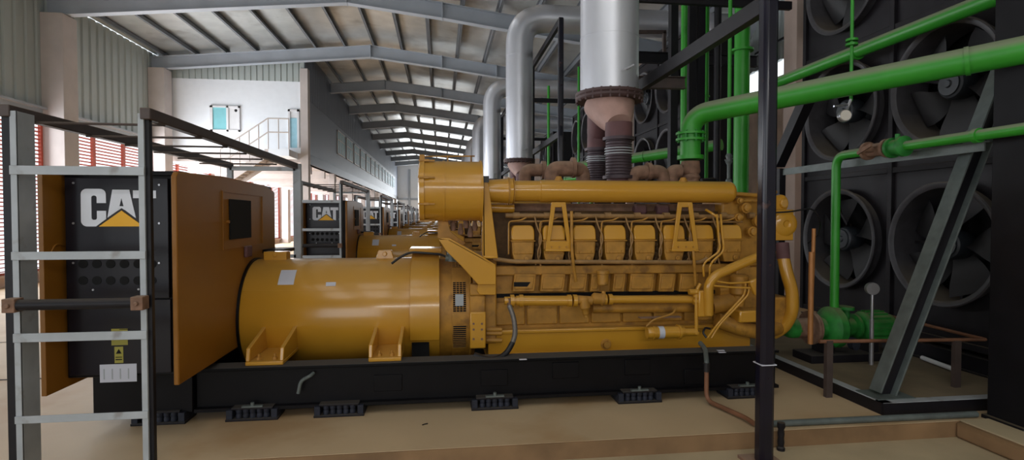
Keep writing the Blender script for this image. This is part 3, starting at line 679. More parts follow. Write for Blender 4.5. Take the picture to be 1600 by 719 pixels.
# ------------------------------------------------------------------ cable ladder frames in front of the cabinets
def zz0(py,Zc=3.32): return at(228,py,Y=3.58).z
LF=thing('cable_ladder_frame',(-2.1,3.58,-.12),'grey cable ladder with dark pipe rung on a dark frame, nearest the camera at left','cable ladder','cable ladder frames before the cabinets')
Yl=3.58; xr=xa(223.5,Yl); xrd=xa(231.5,Yl); xl=xa(29,Yl); xld=xa(13,Yl); ztop=at(228,178,Y=Yl).z
MB().box((xr-.017,Yl-.012,-.12),(xr+.017,Yl+.004,ztop)).build('side_rail','galv',LF,bevel=.002)
b=MB(); b.box((xl-.004,Yl-.01,-.12),(xl+.004,Yl+.14,ztop)); b.box((xl-.03,Yl-.012,-.12),(xl+.004,Yl+.0,ztop)); b.build('side_rail','galv',LF,bevel=.002)
b=MB(); b.box((xrd-.018,Yl+.006,-.12),(xrd+.012,Yl+.04,ztop+.01)); b.build('post','steel',LF,bevel=.003)
b=MB(); b.box((xld-.03,Yl+.004,-.12),(xld+.02,Yl+.05,ztop+.01)); b.build('post','steel',LF,bevel=.003)
for py,th in ((267,.026),(399,.024),(525,.026),(651,.022)):
    z=at(128,py,Y=Yl).z; MB().box((xl-.03,Yl-.022,z-th),(xr+.02,Yl-.013,z+th)).build('rung','galv',LF,bevel=.002)
z=at(128,473,Y=Yl).z; tr=MB().cyl((xl-.03,Yl-.055,z),(xr+.0,Yl-.055,z),.032).build('pipe_rung','steel',LF)
for x in (xl-.005,xr): 
    b=MB(); b.box((x-.034,Yl-.09,z-.04),(x+.034,Yl-.013,z+.04)); b.cyl((x,Yl-.09,z),(x,Yl-.105,z),.014,n=6); b.build('clamp','rust',tr,bevel=.004)
# top rails running back to rear frame
zr=ztop+.0
b=MB(); b.bar((xrd,Yl-.02,zr),(xrd,7.05,zr),.06,.07); b.build('top_rail','browntube',LF,bevel=.006)
b=MB(); b.bar((xld+.0,Yl-.02,zr),(xld+.0,7.05,zr),.06,.07); b.build('top_rail','browntube',LF,bevel=.006)
b=MB(); b.box((xrd-.03,7.0,.0),(xrd+.06,7.06,zr+.03)); b.build('rear_post','galv',LF,bevel=.003)
b=MB(); b.box((xld-.03,7.0,.0),(xld+.03,7.06,zr+.03)); b.build('rear_post','galv',LF,bevel=.003)
b=MB(); b.box((xld,7.0,zr-.06),(xrd,7.04,zr-.01)); b.build('cross_bar','galv',LF,bevel=.002)
b=MB(); b.box((xld,7.0,1.05),(xrd,7.04,1.09)); b.build('cross_bar','galv',LF,bevel=.002)
for k,y in enumerate((3.78,4.33,4.82,5.27,5.72,6.2)):
    MB().cyl((xld-.01,y,zr-.035-.004*k),(xrd+.01,y,zr-.035-.004*k),.008,n=8).build('cross_rod','browntube',LF)
lab=['second cable ladder frame, around the second generator cabinet','third cable ladder frame, around the third generator cabinet','fourth cable ladder frame, beyond the third cabinet','fifth cable ladder frame down the row','sixth cable ladder frame down the row','seventh cable ladder frame, last but one of the row','eighth cable ladder frame, nearest the far wall']
for n in range(1,NG):
    c=copy_tree(LF,(0,DY*n,0)); c['label']=lab[n-1]
# ------------------------------------------------------------------ exhaust stacks
SX,SY=1.75,5.6
EX=thing('exhaust_stack',(SX,SY,1.9),'wide silver clad exhaust stack with maroon flange above the nearest engine','exhaust','exhaust stacks over the engines')
zf=at(951,152,Y=SY).z
b=MB(); b.tube(fil([(SX,SY,zf+.02),(SX,SY,5.97),(SX+7.5,SY,5.97)],.62,14),.30,n=56); st=b.build('stack_pipe','silver',EX)
b=MB()
for z in (at(951,63,Y=SY).z,4.2,5.1): b.ring((SX,SY,z),(0,0,1),.28,.304,.012)
for x in (SX+.75,SX+1.9,SX+3.4): b.ring((x,SY,5.97),(1,0,0),.28,.306,.014)
b.pieces('cladding_band','silver',st)
b=MB(); q=at(978,108,Y=SY-.27); b.cyl(q,q-V(-.02,.06,0),.012,n=8); b.bar(q+V(-.06,-.06,-.03),q+V(.06,-.06,.03),.014); b.build('sampling_valve','chrome',st)
b=MB(); b.lathe((SX,SY,zf-.05),(0,0,1),[(0,.335),(.018,.35),(.04,.35),(.04,.335),(.06,.35),(.085,.35),(.085,.28)],n=48)
fx=b.build('flange','darkflange',EX)
MB().bolts([(SX+.338*math.cos(R(15*k)),SY+.338*math.sin(R(15*k)),zf-.065) for k in range(24)],(0,0,1),.011,.106).pieces('flange_bolt','darkflange',fx)
# y branch: cone then two legs
xn,yn=xa(966,5.35),5.35; xb,yb=xa(934,5.85),5.85
zl1=at(965,215,Y=yn).z
b=MB(); b.tube([(SX,SY,zf-.045),(SX+.01,SY-.03,zf-.1),((SX+xn)/2+.01,(SY+yn)/2,zf-.21),(xn,yn,zf-.33)],[.27,.255,.20,.128],n=36,caps=True); b.build('branch_cone','pinkmetal',EX)
b=MB(); b.tube([(SX-.02,SY+.05,zf-.1),(xb,yb,zf-.38),(xb,yb,at(930,232,Y=yb).z)],[.2,.118,.118],n=30); b.build('branch_leg','maroon',EX)
b=MB(); b.cyl((xn,yn,zf-.31),(xn,yn,zl1),.135); b.build('branch_leg','maroon',EX)
for (x,y,zt2,zb2,r_) in ((xn,yn,zl1,1.93,.128),(xb,yb,at(930,232,Y=yb).z,1.93,.115)):
    b=MB(); prof=[(0,r_+.03),(.03,r_+.03),(.03,r_)]
    n_=12; Lb=zt2-zb2-.06
    for k in range(n_): prof+=[(.03+Lb*(k+.25)/n_,r_),(.03+Lb*(k+.5)/n_,r_+.006),(.03+Lb*(k+.75)/n_,r_)]
    prof+=[(.03+Lb,r_),(.03+Lb,r_+.03),(.06+Lb,r_+.03)]
    b.lathe((x,y,zb2),(0,0,1),prof,n=36); be=b.build('bellows','bellow',EX)
    b=MB()
    for k in range(3): b.ring((x,y,zb2+.06+Lb*(.52+.075*k)),(0,0,1),r_,r_+.012,.008)
    b.pieces('bellows_band','galv',be)
    b=MB(); b.cyl((x,y,1.80),(x,y,zb2+.01),r_-.01); b.build('outlet_stub','maroon',EX)
lab=['silver elbowed exhaust stack behind the widest stack, turning right under the roof','third exhaust stack, its silver elbow lower in view than the second','fourth exhaust stack, narrow silver pipe left of the third','fifth exhaust stack, partly hidden behind the fourth','sixth exhaust stack, thin silver pipe above the air cleaner']
for n in range(1,6):
    c=copy_tree(EX,(0,DY*n,0)); c['label']=lab[n-1]
# ------------------------------------------------------------------ radiators
XR=4.9
RD=thing('radiator',(5.5,5.48,.1),'tall black radiator block with six large fans, nearest at right','radiator','radiator blocks along the right side')
yl,yh=4.02,6.95
b=MB(); b.box((XR+.42,yl,.35),(6.15,yh,5.25)); b.box((XR+.06,yl,.30),(XR+.42,yl+.05,5.3)); b.box((XR+.06,yh-.05,.30),(XR+.42,yh,5.3)); b.box((XR+.06,yl,5.25),(6.15,yh,5.3)); b.box((XR+.06,yl,.30),(6.15,yh,.36))
b.build('radiator_core','core',RD,bevel=.006)
fy=(4.78,6.19); fz=(1.28,2.84,4.40)
# front shroud with round openings: square cells with a hole
b=MB(); nseg=48
ys=[yl,(fy[0]+fy[1])/2,yh]; zs=[.30,(fz[0]+fz[1])/2,(fz[1]+fz[2])/2,5.3]
for i,y in enumerate(fy):
    for j,z in enumerate(fz):
        y0,y1,z0,z1=ys[i],ys[i+1],zs[j],zs[j+1]; vs=[]; 
        for xo in (XR+.04,XR+.06):
            for k in range(nseg):
                a=2*PI*k/nseg+PI/4; c,s=math.cos(a),math.sin(a); vs.append((xo,y+c*.56,z+s*.56))
            for k in range(nseg):
                a=2*PI*k/nseg+PI/4; c,s=math.cos(a),math.sin(a)
                t=1/max(abs(c),abs(s)); cc,ss=c*t,s*t
                yy=y+(cc*(y1-y) if cc>0 else cc*(y-y0)); zq=z+(ss*(z1-z) if ss>0 else ss*(z-z0)); vs.append((xo,yy,zq))
        fs=[]
        for k in range(nseg):
            k2=(k+1)%nseg
            fs+=[(k,k2,nseg+k2,nseg+k),(2*nseg+k,3*nseg+k,3*nseg+k2,2*nseg+k2),(k,2*nseg+k,2*nseg+k2,k2)]
        b.add(vs,fs)
b.build('fan_shroud','radpaint',RD,smooth=False)
b=MB()
for y in (yl,ys[1],yh): b.box((XR+.0,y-.03,.3),(XR+.05,y+.03,5.3))
for z in (zs[1],zs[2],.33,5.27): b.box((XR+.01,yl,z-.03),(XR+.05,yh,z+.03))
b.build('radiator_frame','radpaint',RD,bevel=.004)
fan0=None
for i,y in enumerate(fy):
    for j,z in enumerate(fz):
        if fan0 is None:
            b=MB(); b.lathe((XR+.30,y,z),(-1,0,0),[(0,.555),(.0,.575),(.33,.575),(.345,.60),(.365,.612),(.385,.612),(.395,.60),(.39,.575),(.37,.552),(.30,.545),(0,.545)],n=64)
            me=b.v; 
            # keep it open: drop the two end caps
            b.f=b.f[:-2]+[(k,10*64+k,10*64+(k+1)%64,(k+1)%64) for k in range(64)]
            fan0=b.build('fan','fanring',RD,origin=(XR,y,z))
            h=MB(); h.lathe((XR+.20,y,z),(-1,0,0),[(0,.13),(.05,.15),(.16,.15),(.19,.135),(.2,.115),(.215,.11),(.215,.04),(.23,.03)],n=36); h.build('fan_hub','hub',fan0)
            for k in range(5):
                a0=2*PI*k/5+.4; vs=[];fs=[]; m=7
                for q in range(m):
                    t=q/(m-1); r_=.13+.40*t; wd=R(17+9*math.sin(PI*t*.8)); tw=.085-.045*t
                    sweep=.22*t
                    for s_,xx in ((-1,XR+.12+tw*.9),(1,XR+.12-tw*.9)):
                        aa=a0+sweep+s_*wd
                        vs.append((xx-.003,y+r_*math.cos(aa),z+r_*math.sin(aa))); vs.append((xx+.003,y+r_*math.cos(aa),z+r_*math.sin(aa)))
                for q in range(m-1):
                    o=q*4; fs+=[(o,o+2,o+6,o+4),(o+1,o+5,o+7,o+3),(o,o+4,o+5,o+1),(o+2,o+3,o+7,o+6)]
                fs+=[(0,1,3,2),((m-1)*4,(m-1)*4+2,(m-1)*4+3,(m-1)*4+1)]
                MB().add(vs,fs).build('fan_blade','blade',fan0)
            g=MB(); g.bar((XR+.2,y-.56,z),(XR+.2,y+.56,z),.05,.03); g.bar((XR+.2,y,z-.56),(XR+.2,y,z+.56),.03,.05,up=(1,0,0)); g.build('motor_support','radpaint',fan0)
        else:
            c=copy_tree(fan0,(0,0,0),RD); c.location=Vector((XR,y,z))-Vector(RD['_o']); c.rotation_euler=(R(17*(i*3+j)),0,0)
lab=['radiator block of the second generator, two fan columns seen between pipes','third radiator block along the right side, mostly behind green pipes','fourth radiator block, farthest one with fans in sight']
for n in range(1,4):
    c=copy_tree(RD,(0,DY*n,0)); c['label']=lab[n-1]
# ------------------------------------------------------------------ radiator platform
PZ=.09
b=MB(); b.box((3.45,3.88,-.02),(7.0,7.2,PZ)); 
o=b.build('platform_slab','platform'); tag(o,'low concrete platform under the nearest radiator','platform',None,None)
b=MB(); b.bar((3.43,3.86,.045),(3.43,7.2,.045),.03,.10); b.bar((3.42,3.86,.045),(7.0,3.86,.045),.03,.10); 
tag(b.build('platform_edge_angle','steel'),'grey steel angle edging the low radiator platform','steel edging')
b=MB(); b.ibeam((4.95,4.0,.17),(4.95,6.95,.17),.1,.16); b.ibeam((6.05,4.0,.17),(6.05,6.95,.17),.1,.16)
for y in (4.1,5.5,6.85): b.bar((4.95,y,.2),(6.05,y,.2),.06,.1)
tag(b.build('radiator_support_beam','steel'),'dark steel base beams carrying the nearest radiator above the platform','beam')
for n in range(1,4):
    b=MB(); b.box((4.9,4.0+DY*n,0),(6.1,6.95+DY*n,.3)); tag(b.build('radiator_plinth','pit',bevel=.01),['concrete plinth under the second radiator','concrete plinth under the third radiator','concrete plinth under the fourth radiator'][n-1],'plinth','radiator plinths')
b=MB(); b.bar((3.45,3.84,.099),(3.45,7.2,.099),.08,.006); b.bar((3.41,3.88,.099),(7.0,3.88,.099),.08,.006); tag(b.build('edge_strip','galv'),'thin bright steel strip capping the platform edge','steel strip')
# white strip painted in for the daylight gap under the radiator
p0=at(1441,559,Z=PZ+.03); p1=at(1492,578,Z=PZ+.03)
tag(MB().cyl(p0,p1,.022).build('daylight_gap_strip','white'),'short white strip standing for the daylight gap under the radiator','pipe')
# ------------------------------------------------------------------ green pipes
def flange(b,p,d,r,n=2,th=.02,gap=.03):
    d=Vector(d).normalized()
    for k in range(n): b.cyl(Vector(p)+d*(k*(th+gap)),Vector(p)+d*(k*(th+gap)+th),r)
GA=thing('coolant_main_pipe',(2.56,5.31,1.95),'thick green pipe rising from the nearest engine and sweeping to the right edge','pipe','thick green pipes from engine to radiator')
pA=[V(2.52,5.33,at(1065,245,Y=5.33).z),V(2.52,5.33,2.57),V(2.62,5.22,2.575),V(4.14,3.43,2.74),V(4.9,2.55,2.82)]
b=MB(); b.tube(fil([pA[0],V(2.52,5.33,2.58),V(3.3,4.42,2.66),pA[3],pA[4]],.32,12),.1,n=36); ga=b.build('pipe_run','green',GA)
b=MB(); flange(b,V(2.52,5.33,at(1065,220,Y=5.33).z),(0,0,1),.145,2,.022,.04); fl_=b.build('flange','green',GA)
b=MB(); b.bolts([(2.52+.125*math.cos(R(45*k)),5.33+.125*math.sin(R(45*k)),at(1065,222,Y=5.33).z) for k in range(8)],(0,0,1),.012,.11); b.pieces('flange_bolt','greendirty',fl_)
z=at(1065,246,Y=5.33).z
b=MB(); b.cyl((2.52,5.33,z-.02),(2.52,5.33,z+.02),.13); b.build('flange','green',GA)
b=MB(); b.lathe((2.52,5.33,1.86),(0,0,1),[(0,.09),(.03,.1),(.06,.085),(.09,.1),(.12,.085),(.15,.1),(z-1.9,.09)],n=28); b.build('rubber_coupling','rust',GA)
d=(pA[4]-pA[3]).normalized(); q=pA[3]+d*(-.35)
b=MB(); b.cyl(q,q+d*.03,.108); b.cyl(q+V(0,0,-.09),q+V(0,0,.05),.012,n=8); b.build('pipe_clamp','green',GA)
lab=['green pipe from the second engine, slanting between black frame and stack','green pipe from the third engine, deep behind the second frame']
for n in (1,2):
    c=copy_tree(GA,(0,DY*n,0)); c['label']=lab[n-1]
# header B along Y
b=MB(); b.tube([(4.6,2.3,3.37),(4.6,7.3,3.40)],.072,n=28)
for y in (3.6,5.6): b.cyl((4.6,y,3.38),(4.6,y+.02,3.38),.085)
o=b.build('header_pipe','green'); tag(o,'long straight green pipe across the upper fans, above the thickest pipe','pipe')
# pipe C thin with valve and drop
GC=thing('feed_pipe',(4.0,5.15,.4),'thin green pipe with elbow and brass valve dropping to the green pump','pipe')
b=MB(); b.tube(fil([(4.0,2.5,2.155),(4.0,5.15,2.17),(4.0,5.15,.50)],.13,8),.042,n=24); b.build('pipe_run','green',GC)
yv=at(1371,238,X=4.0).y; b=MB(); b.cyl((4.0,yv-.13,2.17),(4.0,yv+.13,2.17),.06); b.cyl((4.0,yv+.1,2.17),(4.0,yv+.13,2.17),.085); b.cyl((4.0,yv-.13,2.17),(4.0,yv-.1,2.17),.085); b.cyl((3.96,yv,2.17),(3.86,yv,2.17),.028,n=12); b.bar((3.85,yv-.1,2.2),(3.85,yv+.06,2.14),.02,.03); b.build('valve','rust',GC)
y2=at(1402,240,X=4.0).y; b=MB(); b.lathe((4.0,y2-.1,2.165),(0,1,0),[(0,.05),(.02,.09),(.05,.09),(.05,.07),(.14,.07),(.14,.09),(.17,.09),(.2,.05)],n=24); b.cyl((4.0,y2,2.165),(4.0,y2,2.28),.02,n=10); b.build('union_flange','greendirty',GC)
y3=at(1527,216,X=4.0).y; b=MB(); b.cyl((4.0,y3-.02,2.16),(4.0,y3+.02,2.16),.055); b.build('pipe_clamp','green',GC)
# vertical thin drop with dial
tb=thing('thermometer',(3.9,4.6,2.2),'round white dial thermometer hanging on a thin green stem before the far fan','gauge')
yt=4.55; xt=xa(1327,yt); b=MB(); b.cyl((xt,yt,at(1325,158,Y=yt).z),(xt,yt,4.3),.014,n=12); q=V(xt,yt,at(1327,66,Y=yt).z); b.cyl(q-V(0,0,.03),q-V(0,0,.01),.05); b.cyl(q+V(0,0,.01),q+V(0,0,.03),.05); b.build('stem','green',tb)
q=at(1320,181,Y=yt); b=MB(); b.lathe(q+V(0,.02,0),(-.25,-1,0),[(0,.055),(.045,.055),(.05,.05),(.045,.046)],n=28); b.cyl(q,V(xt,yt,at(1325,155,Y=yt).z),.014,n=8); b.bar(at(1303,166,Y=yt),at(1324,164,Y=yt),.014); b.build('dial_case','chrome',tb)
b=MB(); dd=V(-.25,-1,0).normalized(); b.cyl(q+V(0,.02,0)+dd*.044,q+V(0,.02,0)+dd*.050,.046); b.build('dial_face','dial',tb)
# verticals behind the beam (second radiator zone)
def vpipe(px,Y,py0,z1,r,m,label,name='riser_pipe',cat='pipe',bands=()):
    x=xa(px,Y); z0=at(px,py0,Y=Y).z; z0=max(z0,0.0)
    b=MB(); b.cyl((x,Y,z0),(x,Y,z1),r,n=20)
    for z in bands: b.cyl((x,Y,z),(x,Y,z+.03),r*1.5,n=16)
    return tag(b.build(name,m),label,cat)
vpipe(1157,7.4,719,5.9,.105,'green','wide vertical green riser pipe behind the glossy dark post',bands=(3.9,))
vpipe(1067,7.6,719,5.9,.045,'green','vertical green pipe just right of the silver stack, above the engine elbow')
vpipe(1102,9.0,719,5.9,.04,'green','slim green riser pipe with a small black strap, left of the dark downpipe',bands=(2.0,3.6))
vpipe(1138,6.3,240,4.9,.022,'green','thinnest vertical green pipe, ending in a small valve above the engine')
x=xa(1138,6.3); z=at(1138,240,Y=6.3).z
b=MB(); b.lathe((x,6.3,z),(0,0,-1),[(0,.025),(.03,.04),(.06,.03),(.1,.04),(.14,.02),(.3,.02),(.32,.035),(.36,.035)],n=14); b.bar((x-.05,6.3,z-.08),(x+.05,6.3,z-.06),.015)
tag(b.build('drain_valve','greysteel'),'small grey valve below the thinnest green pipe','valve')
vpipe(924,13.4,719,5.6,.05,'green','slim green riser standing just left of the maroon bellows, far behind')
vpipe(904,14.6,719,5.6,.035,'green','thin green riser beyond the second gantry post')
vpipe(857,16.0,719,5.4,.04,'green','faint green riser between the posts of the second gantry')
b=MB(); x=xa(1119,8.2)
b.tube(fil([(x,8.2,5.9),(x,8.2,0)],.12),.055,n=20); b.cyl((x-.25,8.2,at(1119,284,Y=8.2).z),(x,8.2,at(1119,282,Y=8.2).z),.05)
tag(b.build('dark_downpipe','steel'),'dark grey pipe running down beside the green risers with a short branch to the left','pipe')
# ------------------------------------------------------------------ steel frames (post, second post, beams)
FX=2.16
FR=thing('support_gantry',(FX,5.0,-.12),'glossy dark square post frame with beam rising to the right, nearest','steel frame','dark gantries over the engines')
b=MB(); b.box((FX-.05,3.38,-.12),(FX+.05,3.48,5.1)); b.build('post','postpaint',FR,bevel=.026)
b=MB(); b.box((FX-.12,3.31,-.12),(FX+.12,3.55,-.10)); b.build('base_plate','rust',FR)
b=MB(); b.box((FX-.05,6.55,.0),(FX+.05,6.65,5.1)); b.build('post','steel',FR,bevel=.006)
for z in (2.97,5.05):
    b=MB(); b.bar((FX,3.43,z),(FX,6.6,z),.07,.12); b.build('beam','steel',FR,bevel=.006)
b=MB(); b.bar((FX,6.6,4.25),(FX+2.3,6.6,4.25),.06,.1); b.build('cross_beam','steel',FR,bevel=.004)
b=MB(); b.ring((FX,3.43,at(1187,571,Y=3.4).z),(0,0,1),.06,.088,.006,n=4); b.v=[v for v in b.v]; b=MB(); zq=at(1187,571,Y=3.4).z; b.box((FX-.053,3.377,zq),(FX+.053,3.483,zq+.007)); b.build('paint_mark','label',FR)
lab=['black post frame standing between the second silver stack and the widest stack','third black post frame, deep behind the second stack elbow']
for n in (1,2):
    c=copy_tree(FR,(0.05,DY*n,0.12)); c['label']=lab[n-1]
# platform beams across, beyond
b=MB(); Yb=9.9; b.ibeam(at(960,88,Y=Yb),V(6.0,Yb,at(960,88,Y=Yb).z),.1,.2); tag(b.build('crossing_beam','steel'),'long dark steel beam crossing level behind the stack, near green risers','beam')
b=MB(); b.ibeam(at(960,128,Y=7.2),at(1070,130,Y=7.2),.1,.16); tag(b.build('bracket_beam','browntube'),'short brown beam end under the rising dark beam, right of the stack','beam')
b=MB(); b.bar(at(995,50,Y=10.4),at(1040,50,Y=10.4),.06,.06); b.bar(at(1038,50,Y=10.4),at(1038,92,Y=10.4),.06,.06); tag(b.build('walkway_rail','browntube'),'small brown walkway rail seen right of the stack top','railing')
# black cabinet-like frames beside risers
b=MB()
for px in (1050,1078,1092): 
    x=xa(px,8.6); b.box((x-.06,8.54,0),(x+.06,8.66,5.8))
tag(b.build('pipe_support_rack','steel'),'tall black steel rack standing behind the slim green risers','rack')
# right side frame: level beam, dark brace, black column, inclined I beam
XB=4.15
b=MB(); b.bar((XB,3.74,2.09),(XB,6.25,2.09),.012,.065); b.bar((XB+.05,3.74,2.13),(XB+.05,6.25,2.13),.10,.012); tag(b.build('walkway_angle','greysteel'),'long steel angle running level in front of the fans','beam')
q0=V(XB,6.36,2.2); b=MB(); b.bar(q0,at(1268,140,X=XB),.12,.13); q1=at(1268,140,X=XB); tag(b.build('dark_brace','steel'),'dark slanted brace left of the far fans','brace')
b=MB(); b.bar(V(XB,6.3,2.14),V(XB,6.3,PZ),.08,.08); tag(b.build('angle_post','steel'),'dark upright under the left end of the steel angle','post')
b=MB(); b.box((4.17,3.42,-.0),(4.62,3.70,5.3)); b.box((4.14,3.40,0),(4.65,3.72,.03))
for z in (.55,.85,1.25): b.cyl((4.55,3.42,z*.6+.1),(4.55,3.41,z*.6+.1),.012)
tag(b.build('black_column','colblack',bevel=.01),'wide black steel column along the right edge of the view','column')
IB=thing('inclined_beam',(3.55,4.02,PZ+.02),'grey inclined steel I-beam leaning right from the platform corner','beam')
p_=V(3.56,4.02,PZ+.02); q_=V(4.68,4.02,2.86); d_=(q_-p_).normalized(); n_=V(-d_.z,0,d_.x)
for sg in (1,-1):
    MB().bar(p_+n_*sg*.068,q_+n_*sg*.068,.12,.014,up=n_).build('beam_flange','greysteel',IB,bevel=.002)
MB().bar(p_,q_,.014,.122,up=n_).build('beam_web','steel',IB)  # dark paint on the web stands for the shade between the flanges
b=MB(); b.box((3.42,3.9,PZ+.008),(3.75,4.14,PZ+.02)); tag(b.build('beam_shoe','greysteel'),'small steel plate at the foot of the inclined beam','plate')
# low rail of copper-brown tube
b=MB(); A_=at(1266,545,Y=4.3); B_=V(4.6,4.15,.50); C_=V(4.73,5.42,.50); zr=.5
LR=thing('low_tube_rail',(3.3,4.3,PZ),'low rusty brown tube rail around the pump','rail')
MB().tube([(3.22,4.32,.48),(4.62,4.13,.5),(4.73,5.45,.5)],.016,n=12).build('rail_tube','rail',LR)
for (x,y,zb_) in ((3.30,4.31,0),(4.38,4.16,PZ),(4.72,5.4,PZ)): MB().box((x-.028,y-.02,zb_),(x+.028,y+.02,.49)).build('rail_post','browntube',LR)
q=at(1266,548,Y=4.33); t_=at(1277,350,Y=4.33); b=MB(); b.cyl((q.x,4.33,.5),(q.x+.02,4.33,.95+.5),.016,n=14); b.cyl((q.x,4.33,.46),(q.x,4.33,1.25),.022,n=14); 
cp=b.build('copper_rod','copper'); tag(cp,'upright copper-orange rod standing at the end of the low rail','rod')
b=MB(); b.cyl((q.x+.02,4.33,1.45),(q.x+.02,4.33,1.52),.012,n=10); 
# green pump
PM=thing('circulation_pump',(4.1,5.2,PZ),'grimy green circulation pump with rusty flange on the platform','pump')
pc=V(4.02,5.15,.42)
def pb(b,*a,**k):
    for v in b.v: v.x=pc.x+(v.x-pc.x)*(.72 if v.x<pc.x else .70)
    return b.build(*a,**k)
b=MB(); b.lathe(pc+V(-.35,0,0),(1,0,0),[(0,.08),(.02,.13),(.06,.13),(.06,.09),(.14,.1),(.18,.17),(.24,.21),(.34,.21),(.40,.17),(.44,.10),(.6,.09),(.62,.13),(.66,.13),(.68,.1)],n=36); b.cyl(pc,pc+V(0,0,.2),.07); b.cyl(pc+V(.15,0,.05),pc+V(.15,0,.2),.05); b.cyl(pc+V(.15,0,.18),pc+V(.15,0,.21),.10)
pb(b,'pump_body','greendirty',PM)
b=MB(); b.lathe(pc+V(.36,0,0),(1,0,0),[(0,.10),(.03,.14),(.05,.15),(.4,.15),(.42,.13),(.5,.12),(.5,.04)],n=32)
for k in range(18):
    a=2*PI*k/18; b.bar(pc+V(.44,math.cos(a)*.155,math.sin(a)*.155),pc+V(.74,math.cos(a)*.155,math.sin(a)*.155),.01,.02)
pb(b,'pump_motor','greendirty',PM)
b=MB(); b.ring(pc+V(-.42,0,0),(1,0,0),.07,.17,.035); b.ring(pc+V(-.37,0,0),(1,0,0),.07,.16,.03); b.cyl(pc+V(-.62,0,0),pc+V(-.4,0,0),.1); pb(b,'suction_flange','rust',PM)
b=MB(); b.tube(fil([pc+V(-.6,0,0),pc+V(-.75,0,0),pc+V(-.85,0,.18)],.1),.1,n=24); pb(b,'suction_elbow','greendirty',PM)
b=MB(); b.box((3.5,5.0,PZ),(4.9,5.3,PZ+.08)); b.box((3.75,5.05,PZ+.08),(3.9,5.25,PZ+.2)); b.box((4.45,5.05,PZ+.08),(4.6,5.25,PZ+.2)); pb(b,'pump_base','steel',PM,bevel=.005)
b=MB(); b.cyl(pc+V(.02,-.2,-.12),pc+V(.02,-.27,-.12),.06); pb(b,'drain_cap','rubber',PM)
q=at(1363,451,Y=4.9); b=MB(); b.cyl((q.x,4.9,PZ+.45),(q.x,4.9,q.z),.014,n=10); b.lathe(q+V(0,.02,0),(-.3,-1,0),[(0,.06),(.05,.06),(.05,.05)],n=24); b.cyl((q.x,4.9,PZ),(q.x,4.9,PZ+.45),.02,n=10)
tag(b.build('pressure_gauge','chrome'),'round pale pressure gauge on a short stem behind the pump','gauge')
# ------------------------------------------------------------------ the hall
XW,XE_,YB,YN=-9.5,7.2,62.0,-8.0
SE=3.68
def st(o): o['kind']='structure'; return o
b=MB(); b.box((-12,SE,-.3),(9,66,0)); st(b.build('floor','floor'))
b=MB(); b.box((-12,-9,-.42),(9,SE-.002,-.12)); st(b.build('floor_lower','pit'))
b=MB(); b.box((-12,SE-.012,-.12),(4.0,SE+.0,-.004)); st(b.build('trim_1','curbface'))
b=MB(); b.box((3.86,-4,-.12),(4.25,SE-.015,-.0)); st(b.build('trim_2','curbface',bevel=.02))
b=MB(); b.box((3.90,-4,-.0),(4.25,SE-.015,.012)); st(b.build('trim_3','pit',bevel=.004))
b=MB(); b.box((-9.4,5.76,.0005),(-2.7,5.79,.003)); b.box((-9.4,7.5,.0005),(-3.2,7.52,.003)); st(b.build('trim_4','hole'))
b=MB(); b.cyl((2.3,SE+.06,.026),(4.10,SE+.04,.026),.024,n=12); tag(b.build('edge_pipe','greysteel'),'long grey pipe lying along the slab edge at lower right','pipe')
# roof line (under side of rafters)
RL=[(-9.5,6.44),(-2.4,7.10),(.06,6.82),(2.0,6.56),(7.4,5.86)]
def rz(x):
    for (a,za),(c,zc) in zip(RL,RL[1:]):
        if x<=c: return za+(zc-za)*(x-a)/(c-a)
    return RL[-1][1]
DR=.40
yrs=[.2+4.9*k for k in range(-1,13)]
for i,y in enumerate(yrs):
    xs_=[x for x,_ in RL]; x_start=-9.5 if y<20.5 else -4.7
    pts=[(x_start,rz(x_start))]+[p for p in RL if p[0]>x_start+.1]
    b=MB()
    # haunch deeper at the columns
    for (p,q) in zip(pts,pts[1:]):
        d=.30
        b.prism([(p[0],y-.006,p[1]+.01),(q[0],y-.006,q[1]+.01),(q[0],y-.006,q[1]+DR),(p[0],y-.006,p[1]+DR)],(0,.012,0))
        for zz_ in (0,DR):
            b.prism([(p[0],y-.11,p[1]+zz_-.008),(q[0],y-.11,q[1]+zz_-.008),(q[0],y-.11,q[1]+zz_+.008),(p[0],y-.11,p[1]+zz_+.008)],(0,.22,0))
    for p in pts[1:-1]: b.box((p[0]-.015,y-.13,p[1]-.02),(p[0]+.015,y+.13,p[1]+DR+.02))
    o=st(b.build('roof_rafter','rafter'))
for k in range(18):
    x=-9.1+.97*k
    y0=-8 ; z=rz(x)+DR
    if x<-4.75: y1=20.2
    else: y1=62
    b=MB(); b.box((x-.004,y0,z),(x+.004,y1,z+.16)); b.box((x-.004,y0,z),(x+.06,y1,z+.008)); b.box((x-.06,y0,z+.152),(x+.004,y1,z+.16))
    st(b.build('roof_purlin','purlin'))
b=MB()
for (p,q) in zip(RL,RL[1:]):
    n=max(1,int((q[0]-p[0])/.25)); 
    a=(p[0],p[1]+DR+.17); c=(q[0],q[1]+DR+.17)
    b.prism([(a[0],-8,a[1]),(c[0],-8,c[1]),(c[0],-8,c[1]+.05),(a[0],-8,a[1]+.05)],(0,70,0))
st(b.build('ceiling','foil',smooth=False))
